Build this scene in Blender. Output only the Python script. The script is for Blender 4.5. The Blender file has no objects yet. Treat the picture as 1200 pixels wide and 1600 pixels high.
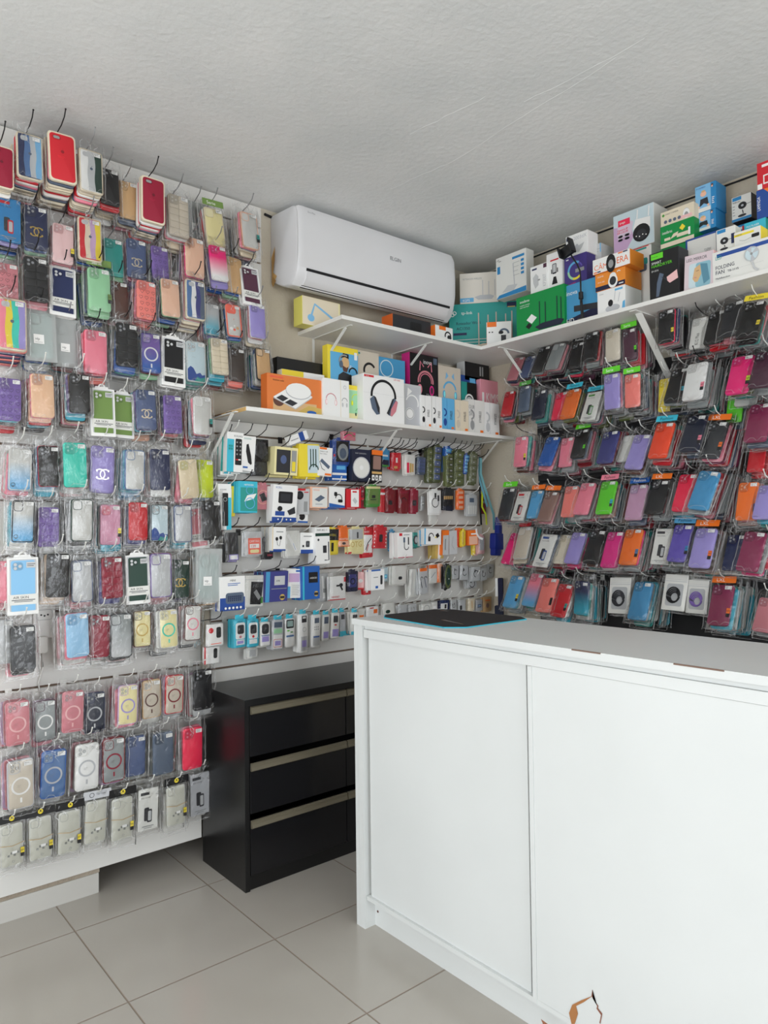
import bpy, math, random
from mathutils import Vector, Matrix, Euler
random.seed(7)
D = bpy.data; SC = bpy.context.scene; COL = SC.collection
R = math.radians
# ---------------------------------------------------------------- camera
FPX = 1129.18; YAW, PITCH, ROLL = .697169784, .0263504785, .0117624613
CAM = Vector((0, 0, 1.35))
fw = Vector((math.sin(YAW)*math.cos(PITCH), math.cos(YAW)*math.cos(PITCH), math.sin(PITCH)))
rt = fw.cross(Vector((0, 0, 1))).normalized(); dn = fw.cross(rt)
rt, dn = math.cos(ROLL)*rt + math.sin(ROLL)*dn, -math.sin(ROLL)*rt + math.cos(ROLL)*dn
cam = D.objects.new('camera', D.cameras.new('camera')); COL.objects.link(cam)
cam.data.sensor_fit = 'HORIZONTAL'; cam.data.sensor_width = 36; cam.data.lens = 36*FPX/1200
m = Matrix((rt, -dn, -fw)).transposed().to_4x4(); m.translation = CAM; cam.matrix_world = m
cam.data.clip_start = .02
SC.camera = cam
# ---------------------------------------------------------------- light and exposure
SC.view_settings.view_transform = 'Standard'; SC.view_settings.look = 'None'
SC.view_settings.gamma = 1; SC.view_settings.use_curve_mapping = False
SC.view_settings.exposure = 0.3
SC.cycles.transparent_max_bounces = 20; SC.cycles.max_bounces = 8; SC.cycles.diffuse_bounces = 5
SC.cycles.sample_clamp_indirect = 4
W = D.worlds.new('daylight'); SC.world = W; W.use_nodes = True
W.node_tree.nodes['Background'].inputs[0].default_value = (.86, .93, 1, 1)
W.node_tree.nodes['Background'].inputs[1].default_value = 1.9
def area(name, loc, rot, sx, sy, power, col=(1, .97, .94)):
    l = D.lights.new(name, 'AREA'); l.shape = 'RECTANGLE'; l.size = sx; l.size_y = sy; l.energy = power; l.color = col
    o = D.objects.new(name, l); COL.objects.link(o); o.location = loc; o.rotation_euler = rot; return o
# daylight coming in through the open shop front on the street side and its side window
area('shopfront_daylight', (-1.75, -.1, 1.25), (0, R(-90), 0), 2.2, 3.6, 44, (1, .995, .985))
area('side_daylight', (1.2, -2.15, 1.3), (R(90), 0, 0), 2.4, 1.9, 36, (.97, .985, 1))
# ---------------------------------------------------------------- measured room
YW, XR, ZC = 2.832, 3.090, 2.82          # long wall, side wall, ceiling
ZU, ZL = 2.287, 1.853                    # tops of the shelves
CROPS = {'A': (0, 180, 2.7907), 'B': (0, 580, 2.7907), 'C': (0, 1000, 2.7907), 'D': (760, 460, 2.7273), 'E': (760, 720, 2.7273),
         'F': (320, 620, 2.5), 'H': (400, 300, 2.857), 'I': (700, 240, 2.4), 'P': (0, 0, 1)}
def px(crop, x, y): a = CROPS[crop]; return a[0] + x/a[2], a[1] + y/a[2]
def ray(x, y): return rt*((x-600)/FPX) + dn*((y-800)/FPX) + fw
def hit(x, y, pl):                       # pl = (x0, y0, yaw) of an upright plane
    x0, y0, a = pl; n = Vector((math.sin(a), -math.cos(a), 0)); d = ray(x, y)
    return CAM + d*((Vector((x0, y0, 0)) - CAM).dot(n)/d.dot(n))
def hitz(x, y, z): d = ray(x, y); return CAM + d*((z-CAM.z)/d.z)
def back(d): return (0, YW-d, 0)
def side(d): return (XR-d, 0, R(-90))
# ---------------------------------------------------------------- colours
PAL = dict(white=(238, 238, 236), cream=(226, 214, 190), off_white=(225, 225, 220), grey=(150, 152, 152), light_grey=(195, 197, 198), dark_grey=(62, 64, 68),
 charcoal=(44, 45, 50), black=(20, 20, 23), navy=(34, 44, 84), dark_navy=(28, 34, 56), blue=(38, 96, 176), sky_blue=(98, 176, 222), light_blue=(128, 186, 226), slate=(88, 102, 122),
 slate_blue=(82, 98, 138), steel_blue=(84, 120, 168), indigo=(62, 64, 130), red=(205, 34, 46), neon_red=(240, 44, 84), crimson=(150, 22, 52), dark_red=(128, 16, 30), raspberry=(140, 44, 84),
 plum=(84, 46, 66), purple=(126, 100, 172), violet=(104, 88, 182), lavender=(164, 152, 214), lilac=(200, 168, 204), pink=(240, 138, 158), pale_pink=(238, 190, 190), hot_pink=(244, 34, 130),
 magenta=(226, 44, 140), rose=(206, 128, 138), dusty_pink=(212, 134, 142), salmon=(244, 138, 128), coral=(238, 112, 92), peach=(240, 188, 160), orange=(240, 118, 34), orange_red=(240, 78, 38),
 tan=(214, 176, 128), gold=(206, 176, 96), brown=(96, 62, 52), mocha=(150, 118, 108), dark_brown=(66, 54, 48), yellow=(238, 216, 60), pale_yellow=(236, 226, 170), lime=(208, 224, 40),
 lime_green=(100, 210, 44), mint=(160, 214, 170), green=(76, 150, 62), moss_green=(110, 140, 70), dark_green=(22, 58, 46), teal=(40, 150, 142), turquoise=(58, 208, 186), aqua=(60, 184, 208),
 clear=(206, 206, 202), clear_grey=(150, 156, 156), frost=(160, 186, 182), silver=(190, 192, 196), olive=(100, 112, 58), tape=(214, 174, 110), ice=(200, 218, 224),
 router_green=(0, 140, 66), router_teal=(44, 158, 152), net_blue=(40, 132, 190), sea_blue=(70, 150, 196), dull_pink=(226, 150, 164), denim=(36, 74, 150), beige=(206, 196, 180), night=(24, 26, 60))
def lin(c): return tuple(((v/255+.055)/1.055)**2.4 if v > 10 else v/255/12.92 for v in c)
def rgb(c): return PAL[c] if isinstance(c, str) else c
def shade(c, k): return tuple(max(0, min(250, int(v*k))) for v in rgb(c))
def mixc(a, b, t=.5): return tuple(int(x*(1-t)+y*t) for x, y in zip(rgb(a), rgb(b)))
MC = {}
def new_mat(name): mt = D.materials.new(name); mt.use_nodes = True; return mt, mt.node_tree, mt.node_tree.nodes['Principled BSDF']
def mat(c, f='print'):
    key = (c if isinstance(c, str) else tuple(c), f)
    if key in MC: return MC[key]
    mt, nt, p = new_mat('%s_%s' % (c if isinstance(c, str) else 'tone', f))
    ro = dict(print=.5, shell=.38, gloss=.16, metal=.28, matte=.8, soft=.62)[f.split(':')[0]]
    p.inputs['Roughness'].default_value = ro
    if f == 'metal': p.inputs['Metallic'].default_value = .9
    if isinstance(c, str) and c[:3] == 'gr:':           # colour fades up the product itself
        _, a, b = c.split(':')
        tc = nt.nodes.new('ShaderNodeTexCoord'); se = nt.nodes.new('ShaderNodeSeparateXYZ'); cr = nt.nodes.new('ShaderNodeValToRGB')
        nt.links.new(tc.outputs['Generated'], se.inputs[0]); nt.links.new(se.outputs['Z'], cr.inputs[0]); nt.links.new(cr.outputs[0], p.inputs['Base Color'])
        cr.color_ramp.elements[0].position = .12; cr.color_ramp.elements[1].position = .68
        cr.color_ramp.elements[0].color = (*lin(rgb(b)), 1); cr.color_ramp.elements[1].color = (*lin(rgb(a)), 1)
    elif isinstance(c, str) and c[:3] == 'gl:':         # glitter
        _, a, b = c.split(':')
        no = nt.nodes.new('ShaderNodeTexNoise'); no.inputs['Scale'].default_value = 700; cr = nt.nodes.new('ShaderNodeValToRGB')
        tc = nt.nodes.new('ShaderNodeTexCoord'); nt.links.new(tc.outputs['Object'], no.inputs['Vector'])
        nt.links.new(no.outputs[0], cr.inputs[0]); nt.links.new(cr.outputs[0], p.inputs['Base Color'])
        cr.color_ramp.elements[0].position = .42; cr.color_ramp.elements[1].position = .6
        cr.color_ramp.elements[0].color = (*lin(rgb(a)), 1); cr.color_ramp.elements[1].color = (*lin(mixc(a, b, .6)), 1)
    else:
        p.inputs['Base Color'].default_value = (*lin(rgb(c)), 1)
    MC[key] = mt; return mt
def film(name, tint, haze, gloss, rough=.14):
    mt = D.materials.new(name); mt.use_nodes = True; nt = mt.node_tree; nt.nodes.clear(); L = nt.links
    out = nt.nodes.new('ShaderNodeOutputMaterial'); tr = nt.nodes.new('ShaderNodeBsdfTransparent'); tr.inputs[0].default_value = (*tint, 1)
    df = nt.nodes.new('ShaderNodeBsdfDiffuse'); df.inputs[0].default_value = (.8, .8, .8, 1)
    gl = nt.nodes.new('ShaderNodeBsdfGlossy'); gl.inputs['Roughness'].default_value = rough
    m1 = nt.nodes.new('ShaderNodeMixShader'); m2 = nt.nodes.new('ShaderNodeMixShader'); m1.inputs[0].default_value = haze
    fr = nt.nodes.new('ShaderNodeFresnel'); fr.inputs['IOR'].default_value = 1.45
    mm = nt.nodes.new('ShaderNodeMath'); mm.operation = 'MULTIPLY_ADD'; mm.inputs[1].default_value = .75; mm.inputs[2].default_value = gloss
    bu = nt.nodes.new('ShaderNodeBump'); bu.inputs['Strength'].default_value = .6; bu.inputs['Distance'].default_value = .005
    tc = nt.nodes.new('ShaderNodeTexCoord'); mp = nt.nodes.new('ShaderNodeMapping'); mp.inputs['Scale'].default_value = (1, 1, .35)
    no = nt.nodes.new('ShaderNodeTexNoise'); no.inputs['Scale'].default_value = 55; no.inputs['Distortion'].default_value = 1.4
    L.new(tc.outputs['Object'], mp.inputs[0]); L.new(mp.outputs[0], no.inputs['Vector']); L.new(no.outputs[0], bu.inputs['Height'])
    L.new(bu.outputs[0], gl.inputs['Normal']); L.new(bu.outputs[0], fr.inputs['Normal'])
    L.new(fr.outputs[0], mm.inputs[0]); L.new(mm.outputs[0], m2.inputs[0])
    L.new(tr.outputs[0], m1.inputs[1]); L.new(df.outputs[0], m1.inputs[2]); L.new(m1.outputs[0], m2.inputs[1]); L.new(gl.outputs[0], m2.inputs[2]); L.new(m2.outputs[0], out.inputs[0])
    return mt
FILM = film('polybag_film', (.99, .99, .99), .006, .012, .09); CREASE = film('polybag_crease', (.95, .95, .95), .26, .06, .12); FROST = film('frosted_sleeve', (.86, .93, .92), .34, .06, .3)
# ---------------------------------------------------------------- mesh builder
class MB:
    def __init__(s): s.v = []; s.f = []; s.mi = []; s.ms = []
    def slot(s, mt):
        if mt not in s.ms: s.ms.append(mt)
        return s.ms.index(mt)
    def add(s, vs, fs, mt, mx=None):
        o = len(s.v); s.v += [tuple(mx @ Vector(v)) if mx else tuple(v) for v in vs]
        k = s.slot(mt); s.f += [tuple(i+o for i in f) for f in fs]; s.mi += [k]*len(fs)
    def box(s, a, b, mt, mx=None):
        x0, y0, z0 = a; x1, y1, z1 = b
        s.add([(x0,y0,z0),(x1,y0,z0),(x1,y1,z0),(x0,y1,z0),(x0,y0,z1),(x1,y0,z1),(x1,y1,z1),(x0,y1,z1)],
              [(0,3,2,1),(4,5,6,7),(0,1,5,4),(1,2,6,5),(2,3,7,6),(3,0,4,7)], mt, mx)
    def loft(s, loops, mt, mx=None, cap=True):
        n = len(loops[0]); vs = [p for l in loops for p in l]; fs = []
        for i in range(len(loops)-1):
            for j in range(n): fs.append((i*n+j, i*n+(j+1) % n, (i+1)*n+(j+1) % n, (i+1)*n+j))
        if cap: fs += [tuple(reversed(range(n))), tuple(range((len(loops)-1)*n, len(loops)*n))]
        s.add(vs, fs, mt, mx)
    def slab(s, w, h, t, r, mt, bev=.002, cx=0, cz=0, y0=0, mx=None, seg=4):     # upright rounded slab, front face at y0-t
        def lp(ins, y):
            rr = max(r-ins, .0004); o = []
            for qx, qz, a0 in ((1,1,0),(-1,1,90),(-1,-1,180),(1,-1,270)):
                for k in range(seg+1):
                    a = R(a0+90*k/seg); o.append((cx+qx*(w/2-ins-rr)+rr*math.cos(a), y, cz+qz*(h/2-ins-rr)+rr*math.sin(a)))
            return o
        s.loft([lp(bev*.6, y0), lp(0, y0-bev*.6), lp(0, y0-t+bev), lp(bev*.3, y0-t+bev*.3), lp(bev, y0-t)], mt, mx)
    def tube(s, pts, r, mt, n=6, mx=None):
        pts = [Vector(p) for p in pts]; loops = []
        for i, p in enumerate(pts):
            t = (pts[min(i+1, len(pts)-1)] - pts[max(i-1, 0)]).normalized()
            u = t.cross(Vector((0, 0, 1))); u = t.cross(Vector((1, 0, 0))) if u.length < .05 else u
            u.normalize(); w = t.cross(u)
            loops.append([tuple(p + u*r*math.cos(6.2832*k/n) + w*r*math.sin(6.2832*k/n)) for k in range(n)])
        s.loft(loops, mt, mx)
    def lathe(s, prof, mt, mx=None, n=24):
        s.loft([[(r*math.cos(6.2832*k/n), r*math.sin(6.2832*k/n), z) for k in range(n)] for r, z in prof], mt, mx)
    def flat(s, pts, y, mt): s.add([(x, y, z) for x, z in pts], [tuple(range(len(pts)))], mt)
    def strip(s, pts, w, y, mt, closed=False):                                       # thick 2-D polyline
        n = len(pts); L = []; Rr = []
        for i in range(n):
            a = pts[(i-1) % n] if (closed or i) else pts[i]; b = pts[(i+1) % n] if (closed or i < n-1) else pts[i]
            dx, dz = b[0]-a[0], b[1]-a[1]; q = math.hypot(dx, dz) or 1; nx, nz = -dz/q*w/2, dx/q*w/2
            L.append((pts[i][0]+nx, y, pts[i][1]+nz)); Rr.append((pts[i][0]-nx, y, pts[i][1]-nz))
        m_ = n if closed else n-1
        s.add(L+Rr, [(n+i, n+(i+1) % n, (i+1) % n, i) for i in range(m_)], mt)
    def mesh(s, name, smooth=False):
        me = D.meshes.new(name); me.from_pydata(s.v, [], s.f)
        for mt in s.ms: me.materials.append(mt)
        me.polygons.foreach_set('material_index', s.mi)
        if smooth:
            me.polygons.foreach_set('use_smooth', [True]*len(me.polygons)); me.set_sharp_from_angle(angle=R(38))
        me.update(); return me
def link(name, me, parent=None, loc=None, rot=None):
    o = D.objects.new(name, me); COL.objects.link(o); o.parent = parent
    if loc is not None: o.location = loc
    if rot is not None: o.rotation_euler = rot
    return o
LABELS = {}
def tag(o, label, cat, group=None):
    o['label'] = label; o['category'] = cat
    if group: o['group'] = group
    LABELS.setdefault(label, []).append(o); return o
def thing(name, label, cat, loc=(0,0,0), rot=(0,0,0), group=None, scale=1):
    o = D.objects.new(name, None); COL.objects.link(o); o.empty_display_size = .02
    o.location = loc; o.rotation_euler = rot; o.scale = (scale,)*3
    return tag(o, label, cat, group)
def struct(name, mb, **k): o = link(name, mb.mesh(name, **k)); o['kind'] = 'structure'; return o
# ---------------------------------------------------------------- flat printing
TC = {}
def text_geo(t):
    if t not in TC:
        c = D.curves.new('lettering', 'FONT'); c.body = t; c.size = 1; c.align_x = 'LEFT'; c.resolution_u = 2
        o = D.objects.new('lettering', c); me = D.meshes.new_from_object(o)
        vs = [(v.co.x, v.co.y) for v in me.vertices]; fs = [tuple(p.vertices) for p in me.polygons]
        D.objects.remove(o); D.curves.remove(c); D.meshes.remove(me)
        x0 = min(v[0] for v in vs); x1 = max(v[0] for v in vs); y0 = min(v[1] for v in vs); y1 = max(v[1] for v in vs)
        TC[t] = ([((x-x0)/(x1-x0), (y-y0)/(y1-y0)) for x, y in vs], fs, (x1-x0)/(y1-y0))
    return TC[t]
def arc(u, v, r, a0, a1, n=14, k=1): return [(u+r*math.cos(R(a0+(a1-a0)*i/n)), v+r*k*math.sin(R(a0+(a1-a0)*i/n))) for i in range(n+1)]
def art(mb, W_, H_, shapes, y=0, f='print', step=.00022, cx=0, cz=0):
    """shapes in fractions of the printed face (0,0 = its lower left corner); round sizes in fractions of its width"""
    X = lambda u: cx-W_/2+u*W_
    Z = lambda v: cz-H_/2+v*H_
    for i, q in enumerate(shapes):
        k, c = q[0], q[1]; yy = y-step*(i+1); mt = mat(c, f)
        if k == 'r': u0, v0, u1, v1 = q[2:6]; mb.flat([(X(u0), Z(v0)), (X(u1), Z(v0)), (X(u1), Z(v1)), (X(u0), Z(v1))], yy, mt)
        elif k == 'p': mb.flat([(X(u), Z(v)) for u, v in q[2]], yy, mt)
        elif k == 'e': u, v, ru, rv = q[2:6]; mb.flat([(X(u)+ru*W_*math.cos(6.2832*j/18), Z(v)+rv*W_*math.sin(6.2832*j/18)) for j in range(18)], yy, mt)
        elif k == 'o':
            u, v, r, w = q[2:6]; a0, a1 = q[6:8] if len(q) > 6 else (0, 360); cl = abs(a1-a0) >= 360
            pts = arc(X(u), Z(v), r*W_, a0, a1, 24); mb.strip(pts[:-1] if cl else pts, w*W_, yy, mt, cl)
        elif k == 'l': mb.strip([(X(u), Z(v)) for u, v in q[2]], q[3]*W_, yy, mt, len(q) > 4)
        elif k == 'rr':                                          # rounded rectangle outline
            u0, v0, u1, v1, w = q[2:7]; r = .12*W_*(q[7] if len(q) > 7 else 1); pts = []
            for qx, qz, a0 in ((1,1,0),(0,1,90),(0,0,180),(1,0,270)):
                bx = X(u1)-r if qx else X(u0)+r; bz = Z(v1)-r if qz else Z(v0)+r; pts += arc(bx, bz, r, a0, a0+90, 4)
            mb.strip(pts, w*W_, yy, mt, True)
        elif k == 'rf':                                          # filled rounded rectangle
            u0, v0, u1, v1 = q[2:6]; r = .12*W_*(q[6] if len(q) > 6 else 1); pts = []
            for qx, qz, a0 in ((1,1,0),(0,1,90),(0,0,180),(1,0,270)):
                bx = X(u1)-r if qx else X(u0)+r; bz = Z(v1)-r if qz else Z(v0)+r; pts += arc(bx, bz, r, a0, a0+90, 4)
            mb.flat(pts, yy, mt)
        elif k == 't':                                           # text: string, u, v (lower left), cap height / H, [max width / W], [vertical]
            st, u, v, h = q[2:6]; vs, fs, ar = text_geo(st); hh = h*H_; ww = ar*hh
            if len(q) > 6 and q[6] and ww > q[6]*W_: ww = q[6]*W_
            if len(q) > 7: mb.add([(X(u)-b*hh, yy, Z(v)+a*ww) for a, b in vs], fs, mt)
            else: mb.add([(X(u)+a*ww, yy, Z(v)+b*hh) for a, b in vs], fs, mt)
def lines(c, u, v, w, n, dv=.05, h=.012): return [('r', c, u, v-i*dv, u+w*(1-.25*((i*7) % 3)/2), v-i*dv+h) for i in range(n)]
def phones(c, u, v, s, cup=None, w=.14):                         # over-ear headphones
    cup = cup or c
    return [('o', c, u, v, s, s*w, 8, 172), ('e', cup, u-s*.95, v-s*.35, s*.24, s*.5), ('e', cup, u+s*.95, v-s*.35, s*.24, s*.5),
            ('e', shade(cup, 1.5), u-s*.9, v-s*.35, s*.12, s*.36), ('e', shade(cup, 1.5), u+s*.9, v-s*.35, s*.12, s*.36)]
def router(c, ant, us, v0, v1, u0, u1): 
    return [('l', ant, [(u, v0), (u, v1-.05*(i % 2))], .018) for i, u in enumerate(us)] + [('p', c, [(u0, v0-.03), (u0+.1, v0-.12), (u1-.06, v0-.12), (u1, v0-.02), (u1-.1, v0+.03), (u0+.15, v0+.03)])]
def camera_pic(c, u, v, s, lens='black'): return [('e', c, u, v, s, s), ('e', lens, u, v, s*.62, s*.62), ('e', 'slate', u-s*.1, v, s*.28, s*.28), ('e', 'white', u+s*.12, v+.01, s*.08, s*.08), ('rf', c, u-s*.8, v-s*1.3, u+s*.8, v-s*1.0, .3)]
HEART = [(math.sin(t)**3*.95, (13*math.cos(t)-5*math.cos(2*t)-2*math.cos(3*t)-math.cos(4*t))/16) for t in [6.2832*i/20 for i in range(20)]]
# ---------------------------------------------------------------- room materials
def bumpy(name, c1, c2, scale, strength, dist, rough=.85, spots=0):
    mt, nt, p = new_mat(name); L = nt.links; p.inputs['Roughness'].default_value = rough
    tc = nt.nodes.new('ShaderNodeTexCoord'); n1 = nt.nodes.new('ShaderNodeTexNoise'); n1.inputs['Scale'].default_value = scale; n1.inputs['Detail'].default_value = 5
    n2 = nt.nodes.new('ShaderNodeTexNoise'); n2.inputs['Scale'].default_value = 2.2; n2.inputs['Detail'].default_value = 3
    cr = nt.nodes.new('ShaderNodeValToRGB'); cr.color_ramp.elements[0].color = (*lin(c1), 1); cr.color_ramp.elements[1].color = (*lin(c2), 1)
    cr.color_ramp.elements[0].position = .3; cr.color_ramp.elements[1].position = .7
    bu = nt.nodes.new('ShaderNodeBump'); bu.inputs['Strength'].default_value = strength; bu.inputs['Distance'].default_value = dist
    for n in (n1, n2): L.new(tc.outputs['Object'], n.inputs['Vector'])
    L.new(n2.outputs[0], cr.inputs[0]); L.new(cr.outputs[0], p.inputs['Base Color']); L.new(n1.outputs[0], bu.inputs['Height']); L.new(bu.outputs[0], p.inputs['Normal'])
    return mt
PLASTER = bumpy('textured_wall_plaster', (186, 176, 158), (202, 194, 178), 75, .55, .006)
CEIL = bumpy('ceiling_plaster', (218, 221, 221), (232, 233, 232), 45, .5, .005)
BOARD = bumpy('slat_board_laminate', (208, 207, 203), (222, 221, 217), 300, .02, .001, .42)
SHELF = bumpy('shelf_laminate', (226, 225, 220), (236, 235, 231), 200, .02, .001, .4)
COUNTER = bumpy('counter_laminate', (209, 212, 211), (215, 218, 217), 350, .03, .001, .42)
CONCRETE = bumpy('rough_concrete', (140, 128, 112), (180, 170, 156), 60, .9, .01)
BLACKWOOD = bumpy('black_laminate', (14, 14, 15), (20, 20, 22), 90, .03, .001, .3)
DARKBOARD = bumpy('dark_board', (26, 26, 28), (36, 36, 38), 60, .1, .002, .7)
def tile_mat():
    mt, nt, p = new_mat('glazed_floor_tile'); L = nt.links
    tc = nt.nodes.new('ShaderNodeTexCoord'); se = nt.nodes.new('ShaderNodeSeparateXYZ'); L.new(tc.outputs['Object'], se.inputs[0])
    ds = []
    for ax, off in (('X', .784), ('Y', 2.111)):
        a = nt.nodes.new('ShaderNodeMath'); a.operation = 'SUBTRACT'; a.inputs[1].default_value = off - .49*20; L.new(se.outputs[ax], a.inputs[0])
        b = nt.nodes.new('ShaderNodeMath'); b.operation = 'DIVIDE'; b.inputs[1].default_value = .4895; L.new(a.outputs[0], b.inputs[0])
        b2 = nt.nodes.new('ShaderNodeMath'); b2.operation = 'ADD'; b2.inputs[1].default_value = -.49*20/.4895+20 + .0; L.new(b.outputs[0], b2.inputs[0])
        c = nt.nodes.new('ShaderNodeMath'); c.operation = 'PINGPONG'; c.inputs[1].default_value = .5; L.new(b2.outputs[0], c.inputs[0]); ds.append(c)
    mn = nt.nodes.new('ShaderNodeMath'); mn.operation = 'MINIMUM'; L.new(ds[0].outputs[0], mn.inputs[0]); L.new(ds[1].outputs[0], mn.inputs[1])
    st = nt.nodes.new('ShaderNodeMapRange'); st.inputs[1].default_value = .0030; st.inputs[2].default_value = .0056; L.new(mn.outputs[0], st.inputs[0])
    no = nt.nodes.new('ShaderNodeTexNoise'); no.inputs['Scale'].default_value = 3; L.new(tc.outputs['Object'], no.inputs['Vector'])
    cr = nt.nodes.new('ShaderNodeValToRGB'); cr.color_ramp.elements[0].color = (*lin((172, 166, 157)), 1); cr.color_ramp.elements[1].color = (*lin((188, 183, 175)), 1); L.new(no.outputs[0], cr.inputs[0])
    mx = nt.nodes.new('ShaderNodeMix'); mx.data_type = 'RGBA'; L.new(st.outputs[0], mx.inputs[0]); mx.inputs[6].default_value = (*lin((146, 132, 118)), 1)
    L.new(cr.outputs[0], mx.inputs[7]); L.new(mx.outputs[2], p.inputs['Base Color'])
    rr = nt.nodes.new('ShaderNodeMapRange'); rr.inputs[3].default_value = .8; rr.inputs[4].default_value = .2; L.new(st.outputs[0], rr.inputs[0]); L.new(rr.outputs[0], p.inputs['Roughness'])
    bu = nt.nodes.new('ShaderNodeBump'); bu.inputs['Distance'].default_value = .002; L.new(st.outputs[0], bu.inputs['Height']); L.new(bu.outputs[0], p.inputs['Normal'])
    return mt
TILE = tile_mat()
# ---------------------------------------------------------------- shell
b = MB(); b.box((-5, -5, -.1), (3.4, 4.2, 0), TILE); struct('floor', b)
b = MB(); b.box((-1.9, -2.3, ZC), (3.3, 3.6, ZC+.1), CEIL)
struct('ceiling', b)
XJ = .94
b = MB(); b.box((-1.9, YW, 0), (XJ, YW+.25, ZC), PLASTER); b.box((XJ, YW, .5), (3.3, YW+.25, ZC), PLASTER); b.box((1.9, YW, 0), (3.3, YW+.25, .5), PLASTER); b.box((XJ-.1, YW+.7, 0), (2.1, YW+.8, .6), PLASTER); b.box((XJ-.1, YW+.25, 0), (XJ, YW+.7, .6), PLASTER); b.box((2.0, YW+.25, 0), (2.1, YW+.7, .6), PLASTER); b.box((XJ-.1, YW+.25, .5), (2.1, YW+.8, .6), PLASTER); struct('wall_back', b)
b = MB(); b.box((XR, -2.3, 0), (XR+.2, YW+.25, ZC), PLASTER); struct('wall_right', b)
b = MB(); b.box((-2.0, -2.3, 2.5), (-1.85, YW, ZC), PLASTER); b.box((-2.0, 2.2, 0), (-1.85, YW, 2.5), PLASTER); b.box((-2.0, -2.3, 0), (-1.85, -2.0, 2.5), PLASTER); struct('wall_left', b)
b = MB(); b.box((-2, -2.4, 0), (-.2, -2.25, ZC), PLASTER); b.box((2.6, -2.4, 0), (3.3, -2.25, ZC), PLASTER); b.box((-.2, -2.4, 2.4), (2.6, -2.25, ZC), PLASTER); b.box((-.2, -2.4, 0), (2.6, -2.25, .25), PLASTER); struct('wall_front', b)
b = MB(); x = XJ
while x > -1.8: b.box((max(x-.49, -1.8), YW-.012, 0), (x-.004, YW, .074), mat((188, 186, 181), 'gloss')); x -= .49
b.box((-1.8, YW-.008, .074), (XJ, YW, .094), CONCRETE); struct('baseboard_back', b)
for i, (p0, p1) in enumerate((((610, 296), (700, 256)), ((700, 256), (962, 92)), ((640, 210), (760, 150)), ((820, 160), (1010, 60)))):   # plaster ridges
    a, c = hitz(*p0, ZC), hitz(*p1, ZC); pts = [a.lerp(c, k/8) + Vector((random.uniform(-.006, .006), random.uniform(-.006, .006), 0)) for k in range(9)]
    b = MB(); b.tube(pts, .0008, CEIL, 5); struct('trim_%d' % (i+1), b)
def cable(name, label, pts, r=.004, c='black', cat='cable'):
    b = MB(); b.tube(pts, r, mat(c, 'matte'), 6); return tag(link(name, b.mesh(name)), label, cat)
cable('ceiling_cable', 'thin black cable running along top of side wall under ceiling', [(XR-.006, YW-.02-.3*k, ZC-.012-(.004 if k % 2 else 0)) for k in range(9)])
cable('air_conditioner_cable', 'short black cable running from slatted board to the air conditioner', [(1.68, YW-.006, 2.795), (1.72, YW-.006, 2.79), (1.8, YW-.006, 2.775)], .006)
# ---------------------------------------------------------------- slatted boards
def slats(name, label, x0, x1, z0, z1, grooves, mt=BOARD, t=.016, xaxis=True, grc=(112, 92, 78)):
    root = thing(name, label, 'slatted board', ((x0+x1)/2, YW, z0) if xaxis else (XR, (x0+x1)/2, z0))
    gs = sorted(g for g in grooves if z0+.03 < g < z1-.03); zs = [z0] + [v for g in gs for v in (g-.0045, g+.0045)] + [z1]
    def put(nm, a, c, z_0, z_1, d0, d1, mt):
        b = MB()
        if xaxis: b.box((a, YW-d1, z_0), (c, YW-d0, z_1), mt)
        else: b.box((XR-d1, a, z_0), (XR-d0, c, z_1), mt)
        o = link(nm, b.mesh(nm)); o.parent = root; o.matrix_parent_inverse = Matrix.Translation(-root.location)
    for k in range(0, len(zs), 2): put('slat_panel', x0, x1, zs[k], zs[k+1], .003, t, mt)
    for g in gs: put('slot', x0, x1, g-.0045, g+.0045, .001, .004, mat(grc, 'matte'))
# ---------------------------------------------------------------- shelves
def shelf(name, label, x0, y0, x1, y1, z, t=.017):
    r = thing(name, label, 'shelf', (x0, y1, z-t)); b = MB(); b.box((0, y0-y1, 0), (x1-x0, 0, t), SHELF); link('shelf_board', b.mesh('shelf_board'), r)
    return r
s1 = shelf('wall_shelf', 'upper white shelf on the long wall below the air conditioner', 1.858, YW-.345, XR, YW, ZU)
s2 = shelf('wall_shelf', 'lower white shelf carrying headphone boxes with a chipped left end', 1.422, YW-.29, XR, YW, ZL)
b = MB(); b.box((-.002, -.286, .0), (0, -.004, .015), mat('tape', 'matte')); b.box((-.0025, -.17, .002), (-.0012, -.12, .013), mat('dark_brown', 'matte')); b.box((-.0025, -.08, .002), (-.0012, -.02, .013), mat('brown', 'matte')); link('chipped_edge', b.mesh('chipped_edge'), s2)
s3 = shelf('wall_shelf', 'long white shelf on the side wall carrying camera and router boxes', XR-.348, -.4, XR, YW-.346, ZU)
def bracket(label, root, arm, drop, yaw, w=.012, h=.018):        # root at the wall under the shelf, arm reaches out
    r = thing('shelf_bracket', label, 'bracket', root, (0, 0, yaw)); m = mat('off_white', 'shell')
    b = MB(); b.box((-w/2, -.004, -drop), (w/2, 0, 0), m); link('wall_plate', b.mesh('wall_plate'), r)
    b = MB(); b.box((-w/2, -arm, -.004), (w/2, -.004, 0), m); link('bracket_arm', b.mesh('bracket_arm'), r)
    b = MB(); a = Vector((0, -arm*.86, -.004)); c = Vector((0, -.004, -drop+.01)); q = Vector((h/2, 0, 0)); b.loft([[tuple(p+s) for s in (Vector((-w/2, 0, -.003)), Vector((w/2, 0, -.003)), Vector((w/2, 0, .003)), Vector((-w/2, 0, .003)))] for p in (a, c)], m); link('brace', b.mesh('brace'), r)
def bx(p, q, z, d):            # brace top pixel -> x, brace foot pixel -> drop
    a = hit(*p, back(d)); return a.x
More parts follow.
